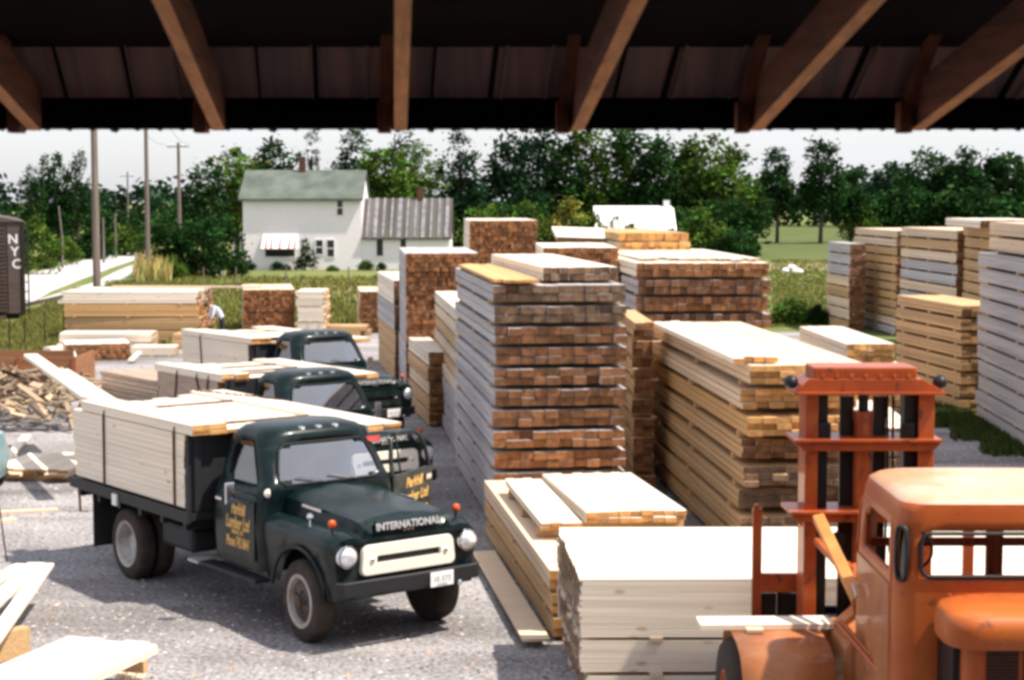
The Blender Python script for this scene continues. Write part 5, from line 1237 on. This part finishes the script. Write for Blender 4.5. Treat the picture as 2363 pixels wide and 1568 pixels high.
# house garden shrubs
for q in ((705, 546, 17, 624, 'poplar', 'd', 'tall dark shrub against the white farmhouse wall', 0), (690, 590, 14, 624, 'bush', 'd', 'low dark shrub left of the tall house shrub', 1), (722, 572, 12, 624, 'bush', 'd', 'dark shrub right of the tall house shrub', 2),
          (640, 602, 16, 624, 'bush', 'd', 'small shrub under the striped awning', 3), (663, 608, 10, 624, 'bush', 'm', 'smallest shrub under the awning', 0), (577, 600, 14, 624, 'bush', 'd', 'shrub at the left corner of the farmhouse', 1),
          (845, 598, 20, 624, 'bush', 'm', 'green shrub at the joint of farmhouse and annex', 2), (880, 604, 12, 624, 'bush', 'd', 'shrub under the annex door', 3), (960, 548, 42, 614, 'bush', 'm', 'green bush in front of the annex wall', 0), (767, 612, 14, 626, 'bush', 'm', 'tiny shrub under the lower house windows', 1)):
    tree(*q[:7], v=q[7], group='shrubs at the farmhouse', name='shrub', cat='shrub')
mb = MB(); p = at_z(507, 634); mb.box(-.25, .25, -.15, .15, 0, .5); mb.prism([(-.25, .501), (.25, .501), (0, .62)], -.15, .15, 'y'); o = mb.build('milk_box', M['white']); o.location = p; tag(o, 'small white box on the lawn left of the farmhouse', 'box')
mb = MB(); p = at_z(875, 618); mb.tube([(-.3, 0, .1), (0, 0, .35), (.25, 0, .9)], .07, 6); mb.tube([(.25, 0, .9), (.1, 0, .5)], .05, 6); o = mb.build('garden_pump', m_red); o.location = p - Vector((0, 1, 0)); tag(o, 'small red garden pump by the annex door', 'pump')
# barn
bb = at_z(1385, 592); BY = 141.0
BN = empty('white_barn', (at_y(1470, 500, BY).x, BY, 0)); tag(BN, 'low white barn half hidden by bushes at mid distance', 'barn')
bx0 = at_y(1382, 500, BY).x; bx1 = at_y(1562, 500, BY).x; bz = at_y(1500, 532, BY).z; bzr = at_y(1500, 478, BY + 3).z
mb = MB(); mb.box(bx0, bx1, BY, BY + 6, 0, bz); mb.prism([(BY, bz + .001), (BY + 6, bz + .001), (BY + 3, bzr - .05)], bx0, bx1, 'x'); mb.build('wall', m_sid, BN, local=False)
rb = roof2(bx0 - .3, bx1 - .2, BY, BY + 6, bz + .02, bzr, .1, m_sid, BN, ov=.3)
mb = MB(); c = at_y(1538, 470, BY + 3); mb.box(c.x - .25, c.x + .25, BY + 2.75, BY + 3.25, bzr - .2, at_y(1538, 462, BY + 3).z); o = mb.build('vent', M['white'], None); o.data.transform(Matrix.Translation(-BN.location)); o.parent = rb
# white clutter in the meadow
rs = random.Random(2)
for k, (px, py) in enumerate(((1812, 628), (1826, 622), (1840, 630))):
    p = at_z(px, py); mb = MB()
    mb.lathe([(.002, 0), (.2, .0), (.26, .08), (.22, .2), (.12, .28), (.002, .3)], (0, 0, 0), 'z', 9); o = mb.build('whitewashed_stone', M['white'], smooth=60); o.location = p; o.scale = (1 + .3 * k, 1, 1 + .2 * (k == 1)); tag(o, ('left', 'middle', 'right')[k] + ' one of three white stones in the meadow gap', 'stone', 'white stones in the meadow')

# ------------------------------------------------------------------ poles, wires, fence posts
M['pole'] = mat('weathered_pole_wood', (.20, .16, .14), .9, var=.35, scale=2, stretch=(6, 6, .3))
def pole(px, d, h, r, label, arm=None, z0=0, lean=0):
    x = (px - 1181.5) / FPX * d; e = empty('utility_pole', (x, d, 0)); tag(e, label, 'utility pole', 'utility poles along the road')
    mb = MB(); mb.tube([(0, 0, 0), (0, 0, h * .5), (lean, 0, h)], [r, r * .85, r * .7], 12); mb.build('shaft', M['pole'], e, smooth=50)
    if arm:
        mb = MB(); mb.bar((-.8, -r - .05, arm), (.8, -r - .05, arm), .07, .08); ao = mb.build('crossarm', M['pole'], e)
        for k in (-.7, -.4, .4, .7):
            mb = MB(); mb.lathe([(.03, arm + .06), (.05, arm + .10), (.04, arm + .18), (.002, arm + .19)], (k, -r - .05, 0), 'z', 8); mb.build('insulator', M['white'], ao)
    return e
P1 = pole(223, 62, 10.5, .145, 'nearest and thickest utility pole behind the long tan stack', 9.6)
P2 = pole(342, 103, 10.5, .15, 'second utility pole beside the straw coloured reeds', 9.8)
P3 = pole(416, 125, 8.8, .15, 'third utility pole whose top shows under the eave', 8.5)
pole(298, 200, 7.8, .11, 'thin dark pole far off between the two nearest poles', 7.3); pole(268, 140, 3.6, .10, 'short dark pole just right of the nearest utility pole'); pole(240, 130, 3.4, .10, 'short dark pole touching the nearest utility pole in view')
pole(145, 120, 4.3, .07, 'slim leaning pale stake pole among the left bushes', lean=-.2)
wires = [((P1, 9.8, 62, 223), (P2, 10.0, 103, 342)), ((P2, 10.0, 103, 342), (P3, 8.7, 125, 416))]
for i, (a, b) in enumerate(wires):
    for k in (-.9, .9):
        A = a[0].location + Vector((k, 0, a[1])); B = b[0].location + Vector((k, 0, b[1])); mb = MB()
        mb.tube([A + (B - A) * t + Vector((0, 0, -1.2 * 4 * t * (1 - t) * .5)) for t in [q / 10 for q in range(11)]], .012, 4)
        o = mb.build('overhead_wire', M['black'], smooth=60); tag(o, ('left' if k < 0 else 'right') + (' wire between the two nearest utility poles' if i == 0 else ' wire between the second and third utility poles'), 'wire', 'overhead wires')
for i, (px, py) in enumerate(((22, 812), (57, 808), (104, 802), (148, 790), (175, 770))):
    p = at_z(px, py); t = at_y(px, (735, 738, 720, 700, 690)[i], p.y).z; mb = MB(); mb.tube([(0, 0, 0), (.01, 0, t)], .025, 6); o = mb.build('fence_post', M['black']); o.location = p
    tag(o, f'{("first", "second", "third", "fourth", "fifth")[i]} thin dark fence post from the left in the green grass', 'fence post', 'thin fence posts in the grass')
for i, px in enumerate((660, 805, 545, 470)):
    p = at_z(px, 662); mb = MB(); mb.tube([(0, 0, 0), (0, 0, 1.1)], .04, 6); o = mb.build('fence_post', M['pole']); o.location = p
    tag(o, ('grey fence post above the brown ended stack', 'grey fence post right of the cream stack', 'grey fence post left of the brown ended stack', 'grey fence post above the long tan stack')[i], 'fence post', 'grey fence posts by the lawn')

# ------------------------------------------------------------------ boxcar
BC = empty('railway_boxcar', at_z(-25, 735)); tag(BC, 'brown railway boxcar with white letters cut by the left edge', 'boxcar')
by = BC.location.y; BC.location.x = at_y(57, 600, BC.location.y).x; M['boxcar'] = mat('boxcar_brown_paint', (.105, .075, .07), .8, var=.35, scale=2, stretch=(.4, 1, 12), bump=.2); 
xr = at_y(57, 600, by).x; bw_ = 3.0; bt = at_y(30, 503, by).z; bz0 = at_y(30, 722, by).z
mb = MB(); mb.box(xr - bw_, xr, by, by + 12, bz0, bt - .15); mb.prism([(xr - bw_ - .05, bt - .15), (xr + .05, bt - .15), (xr - bw_ * .3, bt + .05), (xr - bw_ * .7, bt + .05)], by - .1, by + 12.1, 'y'); mb.build('body', M['boxcar'], BC, local=False)
mb = MB()
for k in range(22): z = bz0 + .1 + k * (bt - bz0 - .4) / 22; mb.box(xr - 1.55, xr - .72, by - .05, by - .001, z, z + .07)
mb.build('end_rib', M['boxcar'], BC, local=False)
mb = MB(); mb.box(xr - .66, xr - .14, by - .04, by - .001, bz0, bt - .2); pn = mb.build('end_panel', M['boxcar'], BC, local=False)
Ry0 = Matrix.Rotation(math.pi / 2, 3, 'X')
for ch, z, dx in (('N', 3.05, -.44), ('Y', 2.55, -.38), ('C', 2.05, -.32)):
    text_obj('white_letter', ch, .52, M['white'], pn, Vector((xr + dx - BC.location.x, -.045, z)), Ry0, extr=.004)
mb = MB(); mb.box(xr - .09, xr - .01, by - .12, by - .06, bz0 - .2, bt - .2); mb.box(xr + .10, xr + .16, by - .12, by - .06, bz0 - .3, bt - .2)
for k in range(9): z = bz0 + .1 + k * .38; mb.box(xr - .009, xr + .099, by - .11, by - .08, z, z + .04)
mb.build('ladder', M['black'], BC, local=False)
mb = MB(); mb.box(xr - 2.7, xr - .2, by + .3, by + 11.5, bz0 - .35, bz0 - .01); mb.box(xr - 1.7, xr - 1.3, by - .6, by + .3, bz0 - .25, bz0 - .02); mb.build('underframe', M['black'], BC, local=False)
for yy in (1.2, 2.9, 9.2, 10.9):
    mb = MB(); 
    for xx in (xr - 2.2, xr - .8): mb.lathe([(.002, -.06), (.42, -.06), (.42, .06), (.46, .06), (.46, .08), (.002, .08)], (xx, by + yy, .46), 'x', 20)
    mb.tube([(xr - 2.2, by + yy, .46), (xr - .8, by + yy, .46)], .07, 8); mb.build('wheelset', M['black'], BC, local=False)
mb = MB(); 
for xx in (xr - 2.22, xr - .78): mb.box(xx - .04, xx + .04, by - 9, by + 60, .015, .16)
M['steel'] = mat('rusty_rail_steel', (.10, .06, .045), .7, .4, var=.3)
ra = mb.build('railway_track', M['steel']); tag(ra, 'rusty rails beneath the brown boxcar', 'rails')
BC.rotation_euler = (0, 0, rad(17)); CR2 = empty('rail_flatcar', (xr - .9, by - 4.5, 0), rad(14)); tag(CR2, 'orange lit end of a rail wagon at the left edge', 'rail wagon')
mb = MB(); mb.box(xr - 3.1, xr - .9, by - 9, by - 1.2, .9, 3.0); mb.build('body', M['lift_dust'], CR2, local=False)
mb = MB(); 
for yy in (-8, -2.2):
    for xx in (xr - 2.2 - .04, xr - 1.5): mb.lathe([(.002, -.06), (.42, -.06), (.42, .06), (.002, .06)], (xx, by + yy, .58), 'x', 18)
mb.box(xr - 3.3, xr - 1.5, by - 8.8, by - 1.4, .62, .899); mb.build('wheelset', M['black'], CR2, local=False)

# ------------------------------------------------------------------ teal pickup sliver at the left edge
TP = empty('teal_pickup', at_z(-182, 1150), rad(-4)); tag(TP, 'pale teal vehicle just entering at the left edge', 'vehicle')
m_teal = mat('pale_teal_paint', (.22, .36, .38), .3, coat=.5, var=.08)
R2 = [(.35, 1.05, -1.15, .80, .15), (.75, 1.10, -1.2, .84, .18), (1.0, 1.05, -1.15, .80, .2), (1.04, .95, -1.05, .74, .2)]
TS = lambda v: Vector((v.y * 1.0, v.x * -.75, v.z * 1.0))
bx_ = MB(); bx_.loft([ [Vector((p.x * 1.15, p.y, p.z)) for p in ring(*q)] for q in [(.30, 1.0, -1.2, .84, .16), (.62, 1.06, -1.24, .88, .18), (1.02, 1.0, -1.2, .84, .2), (1.07, .92, -1.15, .78, .2)]], True, cap0=True, cap1=True); bx_.build('body', m_teal, TP, smooth=45)
bx_ = MB(); bx_.loft([ring(*q) for q in [(1.071, .35, -.95, .74, .2), (1.45, .12, -.85, .64, .2), (1.55, .0, -.75, .55, .2), (1.57, -.1, -.6, .4, .15)]], True, cap0=True, cap1=True); bx_.build('roof', m_teal, TP, smooth=45)
bx_ = MB(); bx_.loft([ring(*q) for q in [(1.10, .365, -.965, .752, .2), (1.40, .17, -.89, .668, .2)]], True); bx_.build('window', m_win, TP, smooth=45)
for xx in (-.85, .80):
    for yy in (-.80, .80):
        w = MB(); w.lathe([(.002, -.1), (.24, -.1), (.34, -.08), (.35, 0), (.34, .08), (.24, .1), (.002, .1)], (0, 0, 0), 'y', 24); o = w.build('wheel', M['tyre'], TP, smooth=50); o.location = (xx, yy, .35)
        w = MB(); w.lathe([(.21, .09 * (1 if yy > 0 else -1)), (.19, .115 * (1 if yy > 0 else -1)), (.002, .12 * (1 if yy > 0 else -1))], (0, 0, 0), 'y', 20); w.build('rim', M['rim'], o, smooth=40)
# long thin wire leaning at the left
mb = MB(); a = at_z(16, 1296); mb.tube([a, at_y(0, 1180, a.y - .2), at_y(-30, 1060, a.y - .3)], .012, 5); o = mb.build('steel_strap', M['rust']); tag(o, 'thin rusty strap sticking up at the left edge', 'strap')
mb = MB(); a = at_z(186, 1180); mb.tube([a, at_y(182, 1110, a.y)], .022, 5); mb.tube([a, a + Vector((.12, .0, .01))], .02, 5); o = mb.build('steel_hook', M['rust']); tag(o, 'short rusty hook on the gravel behind the nearest truck', 'hook')
# white cone-like bag by the heap
mb = MB(); a = at_z(182, 884); mb.lathe([(.13, 0), (.15, .1), (.12, .3), (.05, .52), (.02, .75)], (0, 0, 0), 'z', 12); o = mb.build('white_sack', M['white'], smooth=60); o.location = a + Vector((0, 0, .12)); o.rotation_euler = (0, rad(-8), 0); tag(o, 'narrow white sack beside the brown bin', 'sack')
mb = MB(); mb.lathe([(.002, 0), (.18, 0), (.2, .05), (.14, .12), (.002, .13)], (0, 0, 0), 'z', 12); o = mb.build('dark_bucket', M['black'], smooth=50); o.location = a + Vector((.03, 0, 0)); tag(o, 'dark low pan beneath the narrow white sack', 'pan')

# ------------------------------------------------------------------ person bending over, behind the farthest truck load
PS = empty('person', at_z(513, 800)); tag(PS, 'person in a pale shirt and dark trousers bending forward', 'person')
def skin(name, verts, edges, radii, mats, parent, root=0, pick=None, lv=1):
    me = bpy.data.meshes.new(name); me.from_pydata(verts, edges, []); o = bpy.data.objects.new(name, me); C.objects.link(o)
    sk = o.modifiers.new('skin', 'SKIN'); 
    for i, r in enumerate(radii): me.skin_vertices[0].data[i].radius = (r, r) if not isinstance(r, tuple) else r
    me.skin_vertices[0].data[root].use_root = True
    sb = o.modifiers.new('sub', 'SUBSURF'); sb.levels = sb.render_levels = lv
    dg = bpy.context.evaluated_depsgraph_get(); nm = bpy.data.meshes.new_from_object(o.evaluated_get(dg)); bpy.data.objects.remove(o)
    nm.materials.clear()
    for m_ in mats: nm.materials.append(m_)
    for p in nm.polygons: p.use_smooth = True; p.material_index = pick(p.center) if pick else 0
    o = bpy.data.objects.new(name, nm); C.objects.link(o); o.parent = parent; return o
m_skin = mat('skin', (.45, .25, .17), .6); m_shirt = mat('pale_blue_white_shirt', (.62, .64, .72), .85, var=.12, scale=5); m_trs = mat('dark_trousers', (.02, .022, .03), .9); m_hair = mat('dark_hair', (.05, .03, .02), .8)
V = [(0, 0, .93), (-.05, 0, 1.08), (-.16, 0, 1.24), (-.30, 0, 1.36), (-.40, 0, 1.36), (-.49, 0, 1.35),   # pelvis..neck..head
     (.0, .10, .88), (.04, .11, .48), (.12, .12, .09), (-.06, .12, .04),
     (.0, -.10, .88), (.02, -.11, .48), (.06, -.12, .09), (-.12, -.12, .04),
     (-.29, .18, 1.33), (-.33, .23, 1.07), (-.42, .22, .86), (-.46, .21, .79),
     (-.29, -.18, 1.33), (-.35, -.23, 1.08), (-.46, -.22, .88), (-.50, -.21, .81)]
Ed = [(0, 1), (1, 2), (2, 3), (3, 4), (4, 5), (0, 6), (6, 7), (7, 8), (8, 9), (0, 10), (10, 11), (11, 12), (12, 13), (3, 14), (14, 15), (15, 16), (16, 17), (3, 18), (18, 19), (19, 20), (20, 21)]
Rd = [(.15, .12), (.14, .11), (.16, .12), (.15, .11), .05, .09, .085, .06, .042, .035, .085, .06, .042, .035, .055, .042, .032, .034, .055, .042, .032, .034]
for base in (17, 21):
    b = V[base]
    for k in range(5):
        o_ = (-.02 + .0 * k, (k - 2) * .018, -.03); i = len(V); V.append(tuple(b[j] + o_[j] for j in range(3))); V.append((b[0] - .035, b[1] + (k - 2) * .022, b[2] - .085 + abs(k - 2) * .012)); Ed += [(base, i), (i, i + 1)]; Rd += [.010, .008]
def pk_(c):
    if c.x < -.385 and c.z > 1.25: return 0
    if c.z < .07: return 3
    if c.x < -.44 and c.z < .86: return 0
    if abs(c.y) > .15 and c.x < -.2: return 1 if c.z > .98 else 0
    return 1 if c.z > .97 else 2
skin('body', V, Ed, Rd, [m_skin, m_shirt, m_trs, M['black']], PS, 0, pk_, 1)
mb = MB(); mb.lathe([(.002, .115), (.06, .10), (.095, .05), (.10, 0), (.08, -.03)], (0, 0, 0), 'z', 16); hr = mb.build('hair', m_hair, PS, smooth=60); hr.location = (-.50, 0, 1.39); hr.rotation_euler = (0, rad(-35), 0)
mb = MB(); mb.lathe([(.002, -.014), (.014, 0), (.002, .014)], (-.60, 0, 1.33), 'z', 8); mb.build('nose', m_skin, PS)
PS.rotation_euler = (0, 0, rad(25))
